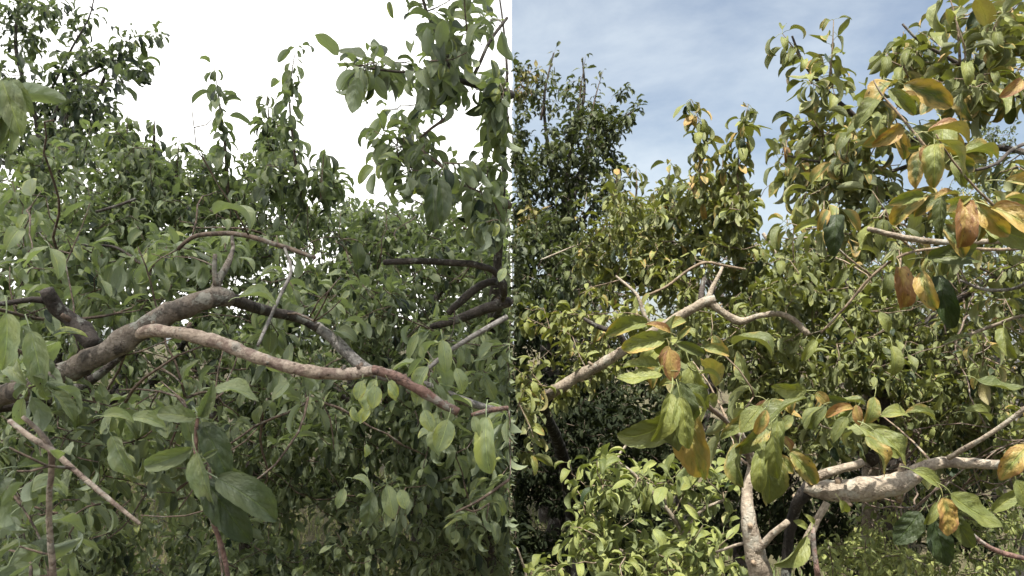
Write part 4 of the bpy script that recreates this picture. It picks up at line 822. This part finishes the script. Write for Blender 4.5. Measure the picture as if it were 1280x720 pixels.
for b_, t_, d_, v_, to, ag, up in (((836, 436), (845, 482), 1.1, 3, .8, .93, .15), ((836, 432), (826, 462), 1.11, 0, .8, .9, .2), ((838, 416), (800, 408), 1.12, 6, .7, .85, .5), ((830, 424), (786, 455), 1.12, 2, .85, .38, .5), ((826, 418), (790, 432), 1.14, 6, .6, .3, .4), ((828, 468), (762, 474), 1.1, 7, .8, .2, .55), ((824, 458), (770, 462), 1.12, 6, .75, .25, .4),
    ((846, 430), (885, 450), 1.12, 6, .4, .18, .5), ((880, 435), (910, 450), 1.15, 2, .75, .5, .4), ((848, 425), (866, 405), 1.14, 6, .6, .4, .4), ((850, 484), (908, 508), 1.12, 9, .38, .02, .55), ((838, 492), (830, 560), 1.06, 8, .8, .2, .15), ((850, 496), (866, 572), 1.05, 6, .95, .22, .15), ((842, 500), (846, 575), 1.1, 0, .4, .1, .1), ((870, 470), (886, 490), 1.2, 9, .6, .1, .3),
    ((952, 508), (920, 545), 1.1, 3, .62, .25, .15), ((958, 512), (944, 552), 1.08, 0, .8, .62, .3), ((952, 562), (945, 618), 1.1, 8, .78, .12, .15), ((966, 545), (974, 612), 1.08, 0, .7, .08, .1), ((1008, 488), (966, 506), 1.1, 5, .75, .2, .55), ((1028, 508), (990, 530), 1.15, 9, .55, .12, .5), ((978, 545), (1000, 572), 1.16, 3, .7, .92, .2), ((1020, 490), (1038, 508), 1.2, 3, .7, .6, .3),
    ((1066, 510), (1034, 528), 1.12, 8, .8, .85, .55), ((1070, 506), (1076, 536), 1.12, 3, .85, .85, .2), ((1092, 538), (1140, 580), 1.08, 5, .58, .36, .4), ((1168, 525), (1130, 518), 1.15, 8, .6, .42, .6), ((1222, 476), (1290, 486), 1.1, 7, .35, .1, .7), ((1205, 515), (1240, 528), 1.2, 8, .65, .2, .6),
    ((1286, 556), (1240, 606), .95, 3, .9, .84, .2), ((1140, 588), (1178, 612), 1.12, 1, .72, .2, .5), ((1178, 622), (1195, 676), 1.05, 3, .6, .74, .15), ((1172, 628), (1160, 660), 1.08, 8, .7, .25, .2), ((1188, 618), (1262, 668), 1.02, 7, .55, .15, .45), ((1190, 640), (1215, 690), 1.06, 1, .3, .1, .3), ((1150, 640), (1118, 690), 1.12, 3, .08, .05, .3), ((1165, 650), (1190, 715), 1.1, 3, .05, .02, .3),
    ((1010, 660), (988, 650), 1.2, 3, .8, .2, .3), ((1008, 670), (984, 722), 1.2, 8, .7, .15, .2), ((1050, 625), (1068, 652), 1.25, 9, .75, .15, .3), ((1018, 655), (1002, 640), 1.2, 6, .8, .15, .3), ((1270, 600), (1290, 640), 1.05, 3, .6, .2, .3), ((1240, 640), (1285, 610), 1.1, 6, .6, .2, .4)):
    R4.leaf(b_, t_, d_, var=v_, tone=to, age=ag if ag < .6 else .64 if b_[0] > 1280 else .25 + .6 * ag, up=up)
    if b_[0] < 1180 and b_[1] < 560:
        for _ in range(2 if b_[0] > 900 else 1):
            ox, oy, sx_ = R4.g.normal(0, 22), R4.g.normal(4, 16), R4.g.normal(0, 16)
            R4.leaf((b_[0] + ox, b_[1] + oy), (t_[0] + ox + sx_, t_[1] + oy + R4.g.normal(6, 8)), d_ + float(R4.g.uniform(.03, .16)), var=int(R4.g.choice([1, 2, 3, 5, 6, 8, 9, 10])), tone=float(R4.g.uniform(.25, .95)), age=float(R4.g.uniform(.08, .5)), up=.35)

for p in ALL: p.finish()

# ------------------------------------------------------------------ grass between the trees
gg = np.random.default_rng(3)
def grass(name, label, x0, x1, y0, y1, n, col1, col2):
    x, y = gg.uniform(x0, x1, n), gg.uniform(y0, y1, n)
    h, a, lean = gg.uniform(.04, .13, n), gg.uniform(0, 6.283, n), gg.uniform(.2, .9, n)
    z = ground_z(x, y) - .005
    b = np.stack([x, y, z], 1); s = np.stack([np.cos(a), np.sin(a), 0 * a], 1); f = np.stack([-np.sin(a), np.cos(a), 0 * a], 1)
    wv = gg.uniform(.002, .005, n)[:, None]
    m = b + f * (h * lean * .3)[:, None] + np.array([0, 0, 1]) * (h * .6)[:, None]; tp = b + f * (h * lean)[:, None] + np.array([0, 0, 1]) * h[:, None]
    V = np.stack([b - s * wv, b + s * wv, m + s * wv * .8, m - s * wv * .8, tp], 1).reshape(-1, 3)
    i = np.arange(n)[:, None] * 5
    q = i + np.array([[0, 1, 2, 3]]); tr_ = i + np.array([[3, 2, 4]])
    m_, t = new_mat(name + '_blades')
    at = N(t, 'ShaderNodeAttribute', attribute_type='GEOMETRY', attribute_name='tone').outputs['Fac']
    c = mixn(t, at, col1, col2)
    d = N(t, 'ShaderNodeBsdfPrincipled'); d.inputs['Roughness'].default_value = .6; t.links.new(c, d.inputs['Base Color'])
    tl = N(t, 'ShaderNodeBsdfTranslucent'); t.links.new(c, tl.inputs['Color'])
    mx = N(t, 'ShaderNodeMixShader'); mx.inputs[0].default_value = .3; t.links.new(d.outputs[0], mx.inputs[1]); t.links.new(tl.outputs[0], mx.inputs[2])
    o = N(t, 'ShaderNodeOutputMaterial'); t.links.new(mx.outputs[0], o.inputs['Surface'])
    tag(link(name, mesh_np(name, V, [q, tr_], m_, {'tone': np.repeat(gg.uniform(0, 1, n), 5)})), label, 'grass', None, 'stuff')
grass('grass', 'short yellow-green grass under the shaded trees, coloured pale as if sunlit', -6.5, 0, 3.0, 10, 26000, (.13, .17, .045), (.28, .28, .10))  # blade colours lightened in place of sunlight falling through gaps
grass('grass', 'low green grass under the sunlit trees', .05, 6, 2.6, 8, 14000, (.06, .10, .02), (.16, .20, .05))
